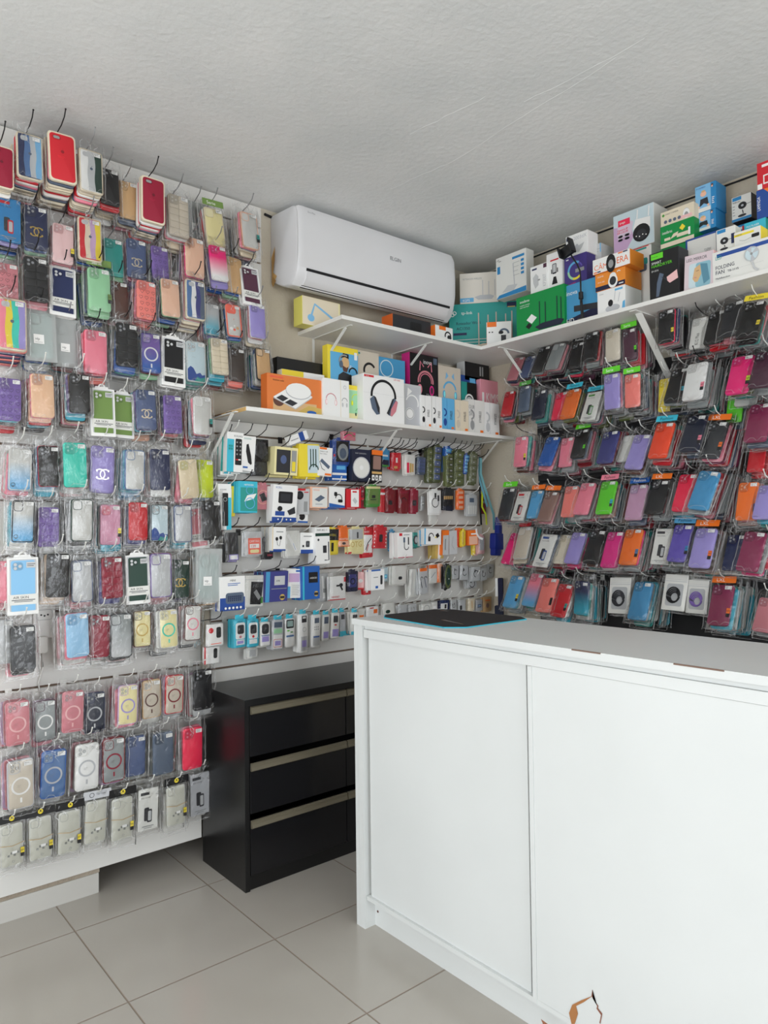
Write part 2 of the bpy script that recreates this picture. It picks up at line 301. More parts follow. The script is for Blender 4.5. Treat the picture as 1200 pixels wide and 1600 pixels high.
for lab, p, z, arm in (('white bracket under left end of upper shelf', (540, 518), ZU, .3), ('white bracket under middle of upper shelf', (665, 539), ZU, .3),
                       ('white bracket under left end of lower shelf', (363, 642), ZL, .26), ('white bracket under middle of lower shelf beside hooks', (619, 672), ZL, .26), ('white bracket under right end of lower shelf', (778, 690), ZL, .26)):
    bracket(lab, (bx(p, 0, z, arm*.86), YW-.001, z-.018), arm, .2, 0)
bracket('wide white bracket bar under the corner of the side-wall shelf', (XR-.001, YW-.44, ZU-.018), .32, .24, R(-90), .014)
bracket('wide white bracket bar between side-wall hooks below camera boxes', (XR-.001, 1.64, ZU-.018), .335, .3, R(-90), .03)
# ---------------------------------------------------------------- left and back boards, side board
slats('slat_wall_panel', 'white slatted board crowded with phone cases, reaching the ceiling', -1.2, 1.655, 2.06, 2.812, [2.2, 2.38, 2.56, 2.72])
LGRV = [.39, .607, .802, 1.07, 1.276, 1.475, 1.675, 1.904]
slats('slat_wall_panel', 'white slatted board whose lower edge hangs over the tiled skirting', -1.2, 1.352, .092, 2.056, LGRV)
slats('slat_wall_panel', 'white slatted board under the lower shelf holding electronics accessories', 1.40, 3.088, .05, 1.834, [.776+.2*k for k in range(6)])
slats('slat_wall_panel', 'dark slatted board on side wall behind hanging phone cases', -.4, 2.40, .3, 2.12, [.6+.2*k for k in range(8)], DARKBOARD, .014, False, 'black')
# ---------------------------------------------------------------- air conditioner
AX0, AX1 = 1.715, 2.69
ac = thing('air_conditioner', 'white split air conditioner mounted high on the long wall', 'air conditioner', ((AX0+AX1)/2, YW, 2.42))
def to_ac(o): o.parent = ac; o.matrix_parent_inverse = Matrix.Translation(-ac.location); return o
acw = bumpy('ac_plastic', (214, 214, 216), (222, 222, 224), 40, .01, .001, .36)
prof = [(0, 2.49), (.06, 2.46), (.12, 2.437), (.165, 2.437), (.195, 2.462), (.212, 2.50), (.219, 2.56), (.221, 2.66), (.216, 2.75), (.203, 2.776), (.18, 2.787), (0, 2.80)]
b = MB(); b.loft([[(x, YW-.002-d*k - .0, 2.62+(z-2.62)*kk) for d, z in prof] for x, k, kk in ((AX0, .93, .95), (AX0+.006, .98, .985), (AX0+.018, 1, 1), (AX1-.018, 1, 1), (AX1-.006, .98, .985), (AX1, .93, .95))], acw)
to_ac(link('casing', b.mesh('casing', True)))
b = MB()   # front cover sheet slightly proud of the casing
fp = [(.2135, 2.508), (.2225, 2.56), (.2245, 2.66), (.2195, 2.752), (.2065, 2.781), (.2, 2.779), (.21, 2.66), (.205, 2.515)]
b.loft([[(x, YW-.002-d*k, 2.645+(z-2.645)*kk) for d, z in fp] for x, k, kk in ((AX0+.004, .985, .93), (AX0+.012, 1, .985), (AX0+.03, 1, 1), (AX1-.03, 1, 1), (AX1-.012, 1, .985), (AX1-.004, .985, .93))], acw)
to_ac(link('front_cover', b.mesh('front_cover', True)))
b = MB(); gp = [(.2145, 2.496), (.216, 2.5065), (.19, 2.503), (.19, 2.496)]
b.loft([[(x, YW-.002-d, z) for d, z in gp] for x in (AX0+.05, AX1-.04)], mat('black', 'matte')); gp2 = [(.158, 2.4345), (.172, 2.442), (.17, 2.45), (.155, 2.445)]
b.loft([[(x, YW-.002-d, z) for d, z in gp2] for x in (AX0+.05, AX1-.04)], mat('black', 'matte')); to_ac(link('air_gap', b.mesh('air_gap')))
b = MB(); fl = [(.174, 2.443), (.186, 2.4485), (.201, 2.463), (.2155, 2.492), (.2, 2.49), (.18, 2.455)]
b.loft([[(x, YW-.002-d, z) for d, z in fl] for x in (AX0+.055, AX1-.045)], acw); to_ac(link('louver', b.mesh('louver', True)))
def face_art(name, parent, p, yaw, w, h, shapes, f='print', tilt=0):
    b = MB(); art(b, w, h, shapes, 0, f); return link(name, b.mesh(name), parent, p, (tilt, 0, yaw))
to_ac(face_art('brand_lettering', None, (2.275, YW-.2275, 2.66), 0, .07, .018, [('t', 'silver' if 0 else (120, 120, 124), 'ELGIN', 0, 0, 1, 1)]))
to_ac(face_art('brand_lettering', None, (AX0+.075, YW-.2225, 2.755), 0, .04, .008, [('t', (140, 140, 144), 'Eco Plus', 0, 0, 1, 1)], tilt=R(-6)))
b = MB()   # yellowed torn tape on the left flank
for q in ([(0, 2.60), (.03, 2.645), (.026, 2.58), (.012, 2.53), (.045, 2.505), (.015, 2.48), (.0, 2.50)],):
    b.add([(AX0-.003, YW-.01-d, z) for d, z in q], [tuple(range(len(q)))], mat('tape', 'matte')); b.add([(AX0-.006, YW-.015-d*.8, z-.02) for d, z in q], [tuple(range(len(q)))], mat((180, 140, 84), 'matte'))
to_ac(link('torn_tape', b.mesh('torn_tape')))
# ---------------------------------------------------------------- black drawer cabinet
CX0, CY = 1.351, 2.446
cb = thing('drawer_cabinet', 'black chest of drawers with olive metal pulls standing against the slatted boards', 'cabinet', (CX0+.6, 2.63, 0))
def to(o, r): o.parent = r; o.matrix_parent_inverse = Matrix.Translation(-r.location); return o
b = MB(); b.box((CX0, CY, 0), (CX0+.02, YW-.03, .693), BLACKWOOD); b.box((CX0+1.2, CY, 0), (CX0+1.22, YW-.03, .693), BLACKWOOD)
b.box((CX0+.02, CY+.01, .012), (CX0+1.2, CY+.03, .05), BLACKWOOD); b.box((CX0+.02, YW-.05, .01), (CX0+1.2, YW-.03, .69), BLACKWOOD); b.box((CX0+.02, CY+.01, 0), (CX0+1.2, YW-.05, .012), BLACKWOOD); to(link('carcass', b.mesh('carcass')), cb)
b = MB(); b.box((CX0-.006, CY-.012, .694), (CX0+1.23, YW-.022, .72), BLACKWOOD); to(link('cabinet_top', b.mesh('cabinet_top')), cb)
PULL = mat((104, 98, 82), 'shell')
for xa, xb in ((CX0+.024, 1.826), (1.830, CX0+1.196)):
    for z0, z1 in ((.497, .69), (.283, .476), (.052, .262)):
        b = MB(); b.slab(xb-xa, z1-z0-.005, .018, .002, mat('black', 'gloss'), .001, (xa+xb)/2, (z0+z1)/2, CY+.02)
        dr = to(link('drawer', b.mesh('drawer')), cb)
        b = MB(); pr = [(.002, z1-.03), (-.006, z1-.03), (-.012, z1-.026), (-.008, z1-.014), (-.008, z1-.004), (-.002, z1), (.002, z1)]
        b.loft([[(x, CY+d, z) for d, z in pr] for x in (xa+.001, xb-.001)], PULL)
        o = link('drawer_pull', b.mesh('drawer_pull')); o.parent = dr; o.matrix_parent_inverse = Matrix.Identity(4)
# ---------------------------------------------------------------- counter
KX, KY1, KY0, KZ = 1.536, 2.005, -.35, 1.048
ct = thing('shop_counter', 'tall white laminate counter with sliding-door front and chipped lower corner', 'counter', (1.75, .9, 0))
b = MB(); b.box((KX-.006, KY0, KZ-.02), (1.962, KY1+.004, KZ), COUNTER); to(link('counter_top', b.mesh('counter_top')), ct)
b = MB(); b.box((KX, KY1-.018, 0), (1.955, KY1, KZ-.02), COUNTER); b.box((KX, KY1-.045, 0), (KX+.045, KY1-.0185, KZ-.02), COUNTER); to(link('side_panel', b.mesh('side_panel')), ct)
b = MB(); b.box((KX+.012, KY0, KZ-.034), (KX+.03, KY1-.046, KZ-.0205), COUNTER); b.box((KX+.004, KY0, KZ-.062), (KX+.026, KY1-.05, KZ-.0345), COUNTER); to(link('top_rail', b.mesh('top_rail')), ct)
b = MB(); b.box((KX+.016, 1.263, .112), (KX+.03, KY1-.062, KZ-.063), COUNTER); to(link('front_panel', b.mesh('front_panel')), ct)
b = MB(); b.box((KX+.006, KY0, .112), (KX+.022, 1.235, KZ-.063), COUNTER); fp2 = to(link('front_panel', b.mesh('front_panel')), ct)
b = MB(); b.box((KX+.004, 1.2355, .10), (KX+.03, 1.249, KZ-.063), COUNTER); to(link('centre_post', b.mesh('centre_post')), ct)
b = MB(); b.box((KX+.006, KY0, .098), (KX+.04, KY1-.05, .1115), COUNTER); to(link('bottom_track', b.mesh('bottom_track')), ct)
b = MB(); b.box((KX+.045, KY0, 0), (KX+.062, KY1-.019, .0975), COUNTER); pl = to(link('plinth', b.mesh('plinth')), ct)
b = MB(); b.box((KX+.5-.1, KY0, .1), (1.95, KY1-.02, .118), COUNTER); to(link('inner_shelf', b.mesh('inner_shelf')), ct)
b = MB(); c = Vector((KX+.0435, 1.945, .05)); b.tube([c, c+Vector((.004, 0, 0))], .004, mat('brown', 'matte'), 10); to(link('screw_hole', b.mesh('screw_hole')), ct)
def on_front(pts, x, mt, b, th=.0): b.add([(x, hit(u, v, (x, 0, R(-90))).y, hit(u, v, (x, 0, R(-90))).z) for u, v in pts], [tuple(range(len(pts)))], mt)
b = MB()   # broken laminate showing raw chipboard
on_front([(893, 1600), (889, 1583), (894, 1570), (908, 1563), (926, 1556), (912, 1566), (900, 1572), (903, 1584), (898, 1600)], KX+.0045, mat((166, 112, 66), 'matte'), b)
on_front([(924, 1556), (925.5, 1546), (926, 1560), (935, 1572), (934, 1575), (941, 1584), (938, 1600), (936.5, 1598), (939, 1586), (932, 1576), (933, 1572)], KX+.0042, mat((134, 84, 66), 'matte'), b)
on_front([(845, 1592), (856, 1600), (850, 1604)], KX+.003, mat((150, 96, 70), 'matte'), b)
o = link('chipped_laminate', b.mesh('chipped_laminate')); to(o, ct)
b = MB()
for u0, u1 in ((878, 931), (1050, 1130)):
    a, c = hitz(u0, 1017 if u0 < 1000 else 1037, KZ), hitz(u1, 1022 if u0 < 1000 else 1048, KZ)
    b.box((KX-.0068, min(a.y, c.y), KZ-.003), (KX-.003, max(a.y, c.y), KZ+.0004), mat((120, 96, 84), 'matte'))
to(link('worn_edge', b.mesh('worn_edge')), ct)
# mouse pad
mp = thing('mouse_pad', 'black gaming mouse pad with teal edge lying on the white counter', 'mouse pad', (1.77, 1.78, KZ))
oc = [(1.575, 1.60), (1.625, 1.552), (1.915, 1.552), (1.95, 1.60), (1.95, 1.93), (1.905, 1.985), (1.66, 1.985), (1.61, 1.93)]
def octl(z, k=1): return [(1.76+(x-1.76)*k, 1.77+(y-1.77)*k, z) for x, y in oc]
b = MB(); b.loft([octl(KZ+.0003), octl(KZ+.0036)], mat('aqua', 'matte')); to(link('stitched_edge', b.mesh('stitched_edge')), mp)
b = MB(); b.loft([octl(KZ+.0030, .992), octl(KZ+.0044, .985)], mat((24, 20, 24), 'matte')); to(link('cloth_surface', b.mesh('cloth_surface')), mp)
b = MB(); b.add([(1.66, 1.60, KZ+.0047), (1.663, 1.60, KZ+.0047), (1.70, 1.72, KZ+.0047), (1.69, 1.73, KZ+.0047)], [(0, 1, 2, 3)], mat('charcoal', 'gloss')); b.add([(1.88, 1.93, KZ+.0047), (1.90, 1.93, KZ+.0047), (1.90, 1.9, KZ+.0047), (1.885, 1.9, KZ+.0047)], [(0, 3, 2, 1)], mat('dark_grey', 'gloss')); to(link('printed_mark', b.mesh('printed_mark')), mp)
# ---------------------------------------------------------------- phone cases
CW, CH, CT = .078, .158, .010
CACHE = {}
def dk(c, k=.72): return shade(c, k)
def body_mat(c, f='shell'):
    if ':' in c: return mat(c, f)
    return mat(c, f)
def base_col(c): return c.split(':')[1] if ':' in c else c
def lenses(c, tri=True, u=.27, v=.855, s=.2):
    dark = sum(rgb(c)) < 260; o = (90, 92, 98) if dark else dk(c, .78); i = (150, 152, 156) if dark else mixc(c, 'light_grey', .5)
    out = [('rf', shade(c, 1.25 if dark else .9), u-s*.95, v-s*.47, u+s*.95, v+s*.47, 1.0), ('rr', o, u-s*.95, v-s*.47, u+s*.95, v+s*.47, .016, 1.0)]
    for a, b_ in ((-.42, .22), (-.42, -.22), (.42, 0)) if tri else ((-.4, .2), (.4, -.2)): out += [('e', o, u+a*s, v+b_*s, s*.36, s*.36), ('e', i, u+a*s, v+b_*s, s*.27, s*.27)]
    return out
def bump_camera(c):
    b = MB(); c0 = base_col(c)
    if len(c) > 0: b.slab(.034, .036, .0035, .009, mat(dk(c0, .86), 'shell'), .001, -CW*.23, CH*.355, -CT)
    bb = MB(); art(b, CW, CH, [q for q in lenses(c0)[2:]], -CT-.0036); return b.mesh('camera_bump')
def case_parts(kind, c):
    """list of (part name, mesh) for one case of this kind, front facing -Y, centred on the origin"""
    key = (kind, c)
    if key in CACHE: return CACHE[key]
    cs = c.split('/'); a = cs[0]; e = cs[1] if len(cs) > 1 else None; P = []; c0 = base_col(a)
    def slab(mt, w=CW, h=CH, t=CT, r=.011, **k): b = MB(); b.slab(w, h, t, r, mt, .0022, **k); return b
    ycf = -CT
    if kind in ('p', 'g', 'gl', 'l', 'n'):
        b = slab(body_mat(a)); 
        if kind == 'l': art(b, CW, CH, [('rr', dk(c0, .7), .04, .02, .96, .98, .012, .9)], ycf)
        P.append(('shell', b.mesh('shell', True))); P.append(('camera_bump', bump_camera(a)))
        if e: b = slab(mat(e, 'shell'), CW+.003, CH+.003, .007, .012, y0=.001); P.append(('bumper_frame', b.mesh('bumper_frame', True)))
    elif kind == 's':                                       # smooth silicone case in a flat clear box with a cream tray
        b = slab(mat(a, 'soft')); art(b, CW, CH, [('rf', dk(c0, .8), .1, .86, .46, .955, .8), ('rf', 'grey', .15, .88, .41, .94, .5), ('e', dk(c0, .72), .5, .62, .07, .07), ('p', dk(c0, .72), [(.5, .665), (.53, .68), (.535, .69), (.5, .675)]), ('t', shade(c0, 1.35), 'iPhone 7 Plus', .3, .5, .018, .4), ('t', shade(c0, 1.35), 'Silicone Case', .32, .475, .014, .36)], ycf)
        P.append(('shell', b.mesh('shell', True))); b = slab(mat('cream', 'shell'), CW+.010, CH+.012, .012, .012, y0=.004); P.append(('box_tray', b.mesh('box_tray', True)))
    elif kind == 'st':                                      # wavy colour bands
        b = slab(mat(cs[0], 'soft')); n = len(cs); sh = []
        for i, q in enumerate(cs):
            l = [(i/n + (.025*math.sin(v*9+i) if i else .01), .015+.97*v) for v in [k/14 for k in range(15)]]
            r = [((i+1)/n + (.025*math.sin(v*9+i+1) if i < n-1 else -.01), .015+.97*v) for v in [k/14 for k in range(15)]]
            for k in range(14): sh.append(('p', q, [l[k], r[k], r[k+1], l[k+1]]))
        mb0 = len(sh); b2 = b
        for q in sh: art(b2, CW, CH, [q], ycf)
        art(b, CW, CH, [('rf', 'light_grey', .1, .84, .42, .955, .8), ('e', 'slate', .5, .56, .07, .07), ('p', 'slate', [(.5, .605), (.54, .62), (.55, .635), (.5, .62)])], ycf-.0004)
        P.append(('shell', b.mesh('shell', True))); b = slab(mat('cream', 'shell'), CW+.010, CH+.012, .012, .012, y0=.004); P.append(('box_tray', b.mesh('box_tray', True)))
    elif kind == 'q':                                       # puffer: quilted pads
        b = slab(mat(dk(a, .9), 'shell'))
        for i in range(2):
            for j in range(6):
                if i == 0 and j == 5: continue
                b.slab(CW/2-.0035, CH/6-.0022, .0035, .005, mat(a, 'soft'), .0022, (i-.5)*(CW/2-.003)*1.0, (j-2.5)*(CH/6-.0008), -CT+.0012, seg=3)
        P.append(('shell', b.mesh('shell', True))); P.append(('camera_bump', bump_camera(a)))
    elif kind == 'h':                                       # heart outlines
        b = slab(mat(a, 'soft')); 
        for r_ in range(5):
            for k in range(3):
                u = .2+.3*k+(.0 if r_ % 2 else .06); v = .1+.155*r_
                if u < .95: b.strip([(-CW/2+u*CW+x*.0078, -CH/2+v*CH+z*.0078) for x, z in HEART], .0012, ycf-.0002, mat(dk(a, .5), 'print'), True)
        P.append(('shell', b.mesh('shell', True))); P.append(('camera_bump', bump_camera(a)))
    elif kind in ('c', 'm'):                                # clear back with coloured frame
        e = e or 'grey'; b = slab(body_mat(a, 'gloss'), CW-.004, CH-.004, .0085); P.append(('clear_back', b.mesh('clear_back', True)))
        b = slab(mat(e, 'shell'), CW+.001, CH+.001, .0078, .012); art(b, CW, CH, [('rr', e, .02, .01, .98, .99, .035, 1.1)], -.0089); P.append(('bumper_frame', b.mesh('bumper_frame', True)))
        b = MB(); b.slab(.034, .036, .0025, .009, mat(mixc(base_col(a), 'white', .3), 'gloss'), .001, -CW*.23, CH*.355, -.0085)
        art(b, CW, CH, [('rr', e, .07, .75, .47, .96, .03, .9)] + (lenses(mixc(base_col(a), 'grey', .4))[2:] if kind == 'm' else []), -.0111); P.append(('camera_bump', b.mesh('camera_bump')))
        if kind == 'm':
            rg = cs[2] if len(cs) > 2 else e
            b = MB(); art(b, CW, CH, [('o', rg, .5, .47, .33, .075), ('l', rg, [(.5, .13), (.5, .23)], .075), ('t', dk(rg, .6), 'For iP', .38, .475, .018, .25), ('t', dk(rg, .6), 'Magsafe', .36, .445, .016, .3)], -.0089, step=.0003); P.append(('magnetic_ring', b.mesh('magnetic_ring')))
    elif kind == 'e':                                       # emblem of two interlocked arcs
        b = slab(mat(a, 'shell')); art(b, CW, CH, [('rr', dk(a, .7), .05, .02, .95, .98, .014, .9)], ycf); P.append(('shell', b.mesh('shell', True)))
        b = MB(); g = e or 'gold'; art(b, CW, CH, [('o', g, .39, .4, .21, .05, -128, 128), ('o', g, .61, .4, .21, .05, 52, 308), ('e', g, .26, .475, .04, .05), ('e', g, .26, .325, .04, .05), ('e', g, .74, .475, .04, .05), ('e', g, .74, .325, .04, .05)], ycf, 'metal', .0004); P.append(('metal_emblem', b.mesh('metal_emblem'))); P.append(('camera_bump', bump_camera(a)))
    elif kind == 'a':                                       # white carton with window and lettering, case inside
        w, h = .1, .2; b = MB(); b.slab(w, h, .014, .003, mat('white'), .001, 0, -.004, .002)
        b.strip([(x, .104+z) for x, z in arc(0, 0, .012, 200, -20, 8, .9)], .006, -.006, mat('white')); b.flat([(-.03, .095), (.03, .095), (.025, .106), (-.025, .106)], -.004, mat('white'))
        P.append(('carton', b.mesh('carton')))
        b = MB(); art(b, w, h, [('rf', 'silver', .07, .34, .93, .95, .3), ('rf', a, .11, .3, .89, .93, .6), ('rf', 'silver', .07, .05, .93, .17, .3), ('rf', a, .11, .05, .89, .165, .3)], -.013, 'shell'); art(b, w, h, [('rf', dk(a, .86), .16, .76, .5, .9, .8)] + [('e', 'light_grey', .25+x, .83+y_, .055, .055) for x, y_ in ((0, .03), (0, -.035), (.15, 0))], -.0145); P.append(('visible_case', b.mesh('visible_case')))
        b = MB(); art(b, w, h, [('r', 'off_white', .03, .16, .97, .34), ('t', 'black', 'AIR SKIN', .17, .265, .045, .66), ('r', 'dark_grey', .12, .235, .88, .248), ('r', 'dark_grey', .2, .21, .8, .22), ('r', 'light_grey', .6, .8, .92, .9), ('r', 'dark_grey', .63, .86, .89, .87), ('r', 'dark_grey', .63, .83, .84, .84)], -.0148); P.append(('label_band', b.mesh('label_band')))
    elif kind == 'v':                                       # frosted sleeve with VIP sticker
        b = slab(mat(a, 'gloss'), CW, CH, .006); P.append(('shell', b.mesh('shell', True)))
        b = MB(); b.slab(CW+.022, CH+.032, .012, .002, FROST, .001, 0, .004, .003); P.append(('frosted_sleeve', b.mesh('frosted_sleeve')))
        b = MB(); art(b, CW, CH, [('rr', 'grey', .1, .72, .5, .96, .02, .9), ('r', 'white', .2, .3, .62, .5), ('t', 'dark_grey', 'vip', .26, .36, .07, .3), ('r', 'dark_grey', .26, .33, .56, .335)], -.0098); P.append(('sleeve_sticker', b.mesh('sleeve_sticker')))
    elif kind == 'w':                                       # printed white retail card with phone pictures
        b = MB(); b.slab(CW+.002, CH+.004, .009, .004, mat(a if a != 'w' else 'white'), .001); P.append(('printed_card', b.mesh('printed_card')))
        e = e or 'red'; b = MB(); art(b, CW, CH, [('r', e, .1, .86, .55, .93), ('t', 'dark_grey', 'FULL COVER', .12, .78, .03, .7), ('rf', 'charcoal', .3, .22, .55, .55, .5), ('rf', e, .45, .18, .7, .5, .5), ('rf', 'light_grey', .5, .22, .66, .46, .4), ('r', 'grey', .2, .08, .8, .1), ('r', 'grey', .3, .04, .7, .055)], -.0091); P.append(('printed_artwork', b.mesh('printed_artwork')))
    elif kind == 'k':                                       # clear case over a blue wave card
        b = slab(mat('ice', 'gloss')); art(b, CW, CH, [('p', 'denim', [(.05, .03), (.95, .03), (.95, .2), (.8, .18), (.7, .24), (.5, .2), (.35, .34), (.2, .38), (.05, .3)]), ('p', 'teal', [(.4, .02), (.95, .02), (.95, .14), (.7, .1), (.55, .14)]), ('t', 'grey', 'Transparent', .3, .6, .016, .5)], ycf); P.append(('clear_back', b.mesh('clear_back', True)))
        b = MB(); art(b, CW, CH, [('rr', e or 'light_grey', .02, .01, .98, .99, .04, 1), ('rr', e or 'light_grey', .08, .74, .46, .96, .025, .9)] + lenses('light_grey')[2:], ycf-.001); P.append(('bumper_frame', b.mesh('bumper_frame')))
    elif kind == 'b':                                       # thin transparent cases in a bag with a black header
        b = slab(mat((198, 198, 186), 'gloss'), CW, CH, .007); art(b, CW, CH, [('rr', 'light_grey', .03, .02, .97, .98, .02), ('rr', 'grey', .08, .78, .42, .95, .018, .8)] + [('r', (130, 132, 128), .3+.13*i, .24+.05*(i % 2), .4+.13*i, .29+.05*(i % 2)) for i in range(4)] + [('o', 'grey', .55, .12, .05, .015), ('r', 'white', .5, .3, .72, .36)], -.007); P.append(('clear_back', b.mesh('clear_back', True)))
        b = MB(); hc = 'silver' if a == 'silver' else 'black'; b.flat([(-.052, .088), (.052, .088), (.05, .118), (-.05, .118)], -.0125, mat(hc, 'gloss')); art(b, .1, .1, [('e', 'yellow', .5, .5, .09, .09), ('e', 'black', .5, .5, .06, .05), ('l', 'yellow', [(.45, .53), (.5, .45), (.55, .53)], .03)] if hc == 'black' else [('o', 'dark_grey', .3, .5, .08, .02), ('t', 'dark_grey', 'Top Case', .45, .47, .08, .4)], -.0128, cz=.103); P.append(('header_card', b.mesh('header_card')))
        b = MB(); b.tube([(-.043, -.012, .008), (0, -.0135, .0), (.043, -.012, .006)], .0009, mat('tape'), 5); P.append(('rubber_band', b.mesh('rubber_band')))
    elif kind == 'z':                                       # white zip bag with a coiled cable
        b = MB(); b.slab(.105, .16, .006, .004, mat('off_white', 'gloss'), .002); art(b, .105, .16, [('r', 'light_grey', .02, .8, .98, .82), ('r', 'light_grey', .02, .86, .98, .868), ('rf', (176, 178, 180), .14, .12, .86, .74, .8)], -.006); P.append(('zip_bag', b.mesh('zip_bag', True)))
        b = MB(); 
        for k in range(4): b.tube([(x, -.009-.0015*k, z) for x, z in arc(.003*k-.004, -.012-.003*k, .03-.004*k, 0, 350, 18, 1.15)], .0028, mat(a, 'matte'), 6)
        P.append(('coiled_cable', b.mesh('coiled_cable', True)))
    elif kind == 'f':                                       # fabric-like with round motif card
        b = slab(body_mat(a)); art(b, CW, CH, [('o', 'black', .2, .14, .09, .02), ('o', 'black', .2, .13, .045, .02, 190, 350), ('e', 'black', .16, .155, .015, .015), ('e', 'black', .24, .155, .015, .015)], ycf); P.append(('clear_back', b.mesh('clear_back', True)))
        b = MB(); art(b, CW, CH, [('rr', e or 'white', .03, .02, .97, .98, .05, 1), ('rr', e or 'white', .08, .74, .46, .96, .03, .9)], ycf-.0008); P.append(('bumper_frame', b.mesh('bumper_frame')))
    elif kind == 'pic':                                     # clear with small cartoon-free animal blobs
        b = slab(mat('clear', 'gloss')); art(b, CW, CH, [('e', 'white', .3, .25, .12, .1), ('e', 'coral', .5, .22, .09, .08), ('e', 'tan', .72, .28, .1, .1), ('e', 'white', .52, .34, .06, .05), ('e', 'coral', .5, .55, .03, .03)], ycf); P.append(('clear_back', b.mesh('clear_back', True)))
        b = MB(); b.slab(.05, .04, .003, .012, mat(a, 'soft'), .001, -.01, .055, -CT); art(b, CW, CH, [('rr', a, .02, .01, .98, .99, .09, 1.2)], ycf-.001); P.append(('bumper_frame', b.mesh('bumper_frame')))
    CACHE[key] = P; return P
def sticker_mesh(t):
    k = ('stk', t)
    if k not in CACHE:
        b = MB(); b.slab(.025, .014, .0004, .0015, mat('white'), .0001, .021, .066, -.0148); art(b, .025, .014, [('t', 'black', t.split('|')[0], .1, .55, .26, .8), ('t', 'black', t.split('|')[1], .16, .16, .26, .7)], -.0153, cx=.021, cz=.066); CACHE[k] = b.mesh('price_sticker')
    return CACHE[k]
def header_mesh(c, t):
    k = ('hdr', c, t)
    if k not in CACHE:
        b = MB(); b.slab(.088, .026, .0006, .002, mat(c), .0001, 0, .098, -.0135); art(b, .088, .026, [('t', 'white' if sum(rgb(c)) < 400 else 'black', t, .2, .2, .5, .6)], -.0143, cz=.098); CACHE[k] = b.mesh('header_card')
    return CACHE[k]
def side_label_mesh(c):
    k = ('sl', c)
    if k not in CACHE:
        b = MB(); b.slab(.013, .034, .0005, .001, mat('black'), .0001, .034, -.03, -.0142); art(b, .013, .034, [('r', c, .0, .4, 1, 1), ('t', 'black', 'NEW', .1, .6, .16, .8)], -.0148, cx=.034, cz=-.03); CACHE[k] = b.mesh('side_label')
    return CACHE[k]
def bag_mesh(i, big=False):
    k = ('bag', i, big)
    if k not in CACHE:
        rnd = random.Random(i*17+3); nx, nz = 9, 15; w = .110; z0, z1 = -.098, .120; b = MB(); vs = []; fs = []
        ph = [rnd.uniform(0, 6) for _ in range(6)]
        for j in range(nz):
            for q in range(nx):
                u, v = q/(nx-1), j/(nz-1); x = (u-.5)*w*(1-.05*abs(v-.5)) + rnd.uniform(-.0012, .0012); z = z0+(z1-z0)*v + rnd.uniform(-.002, .002)
                edge = abs(u-.5)*2; y = -.0165 + .0125*max(0, edge-.78)/.22 + (.004*math.sin(9*u+ph[0]+6*v)*math.sin(7*v+ph[1]) + rnd.uniform(-.0022, .0022))*(.35 if .12 < v < .78 and edge < .7 else 1)
                if v > .82: y += .006
                vs.append((x, min(y, -.0158) if (.1 < v < .8 and edge < .75) else y, z))
        for j in range(nz-1):
            for q in range(nx-1): fs.append((j*nx+q, j*nx+q+1, (j+1)*nx+q+1, (j+1)*nx+q))
        b.add(vs, fs, FILM)
        def cr(path, wd):
            p3 = [Vector(vs[j*nx+q]) + Vector((0, -.0006, 0)) for j, q in path]; o = []
            for i_, a_ in enumerate(p3):
                t_ = p3[min(i_+1, len(p3)-1)] - p3[max(i_-1, 0)]; n_ = Vector((t_.z, 0, -t_.x)).normalized()*wd*(.3 if i_ in (0, len(p3)-1) else 1); o += [tuple(a_-n_), tuple(a_+n_)]
            b.add(o, [(2*i_, 2*i_+1, 2*i_+3, 2*i_+2) for i_ in range(len(p3)-1)], CREASE)
        cr([(j, 0) for j in range(nz)], .0016); cr([(j, nx-1) for j in range(nz)], .0016); cr([(0, q) for q in range(nx)], .001)
        for _ in range(4): q0 = rnd.randrange(1, nx-1); j0 = rnd.randrange(9, 12); cr([(j0+i_, max(0, min(nx-1, q0+rnd.choice((-1, 0, 1))))) for i_ in range(nz-j0)], .0016)
        for _ in range(3): q0 = rnd.choice((1, nx-2)); j0 = rnd.randrange(1, 9); cr([(j0+i_, q0 if i_ % 2 else (0 if q0 == 1 else nx-1)) for i_ in range(3)], .0011)
        cr([(rnd.randrange(1, 3), q) for q in range(nx)], .0008)
        CACHE[k] = b.mesh('polybag')
    return CACHE[k]
KW = dict(p='smooth', g='gradient', gl='glitter', l='leather-look', n='plain', s='silicone', st='striped', q='quilted', h='heart-pattern', c='framed clear', m='magnetic-ring', e='emblem', a='boxed', v='frosted-sleeve', w='printed-card', k='wave-card', b='black-header', z='cable', f='round-logo', pic='animal-print')
WD = ['first', 'second', 'third', 'fourth', 'fifth', 'sixth', 'seventh', 'eighth', 'ninth', 'tenth', 'eleventh', 'twelfth']
def cname(c):
    c = c.split('/')[0] if c.count('/') < 2 or True else c
    return (c.split(':')[1] if ':' in c else c).replace('_', ' ')
STK = ['iPhone|13', 'iPhone|14 Pro', 'iPhone|XR', 'iPhone|11', 'iPhone|12 Pro', 'iPhone|15']
STK2 = ['A03|Core', 'A12|5G', 'G9|Plus', 'A32|4G', 'Note|11', 'E7|Power']
BEHIND = MB()                                                # the countless further packets
def spawn(parts, root):
    for nm, me in parts: link(nm, me, root)
CASES = []                                                   # collected, then built
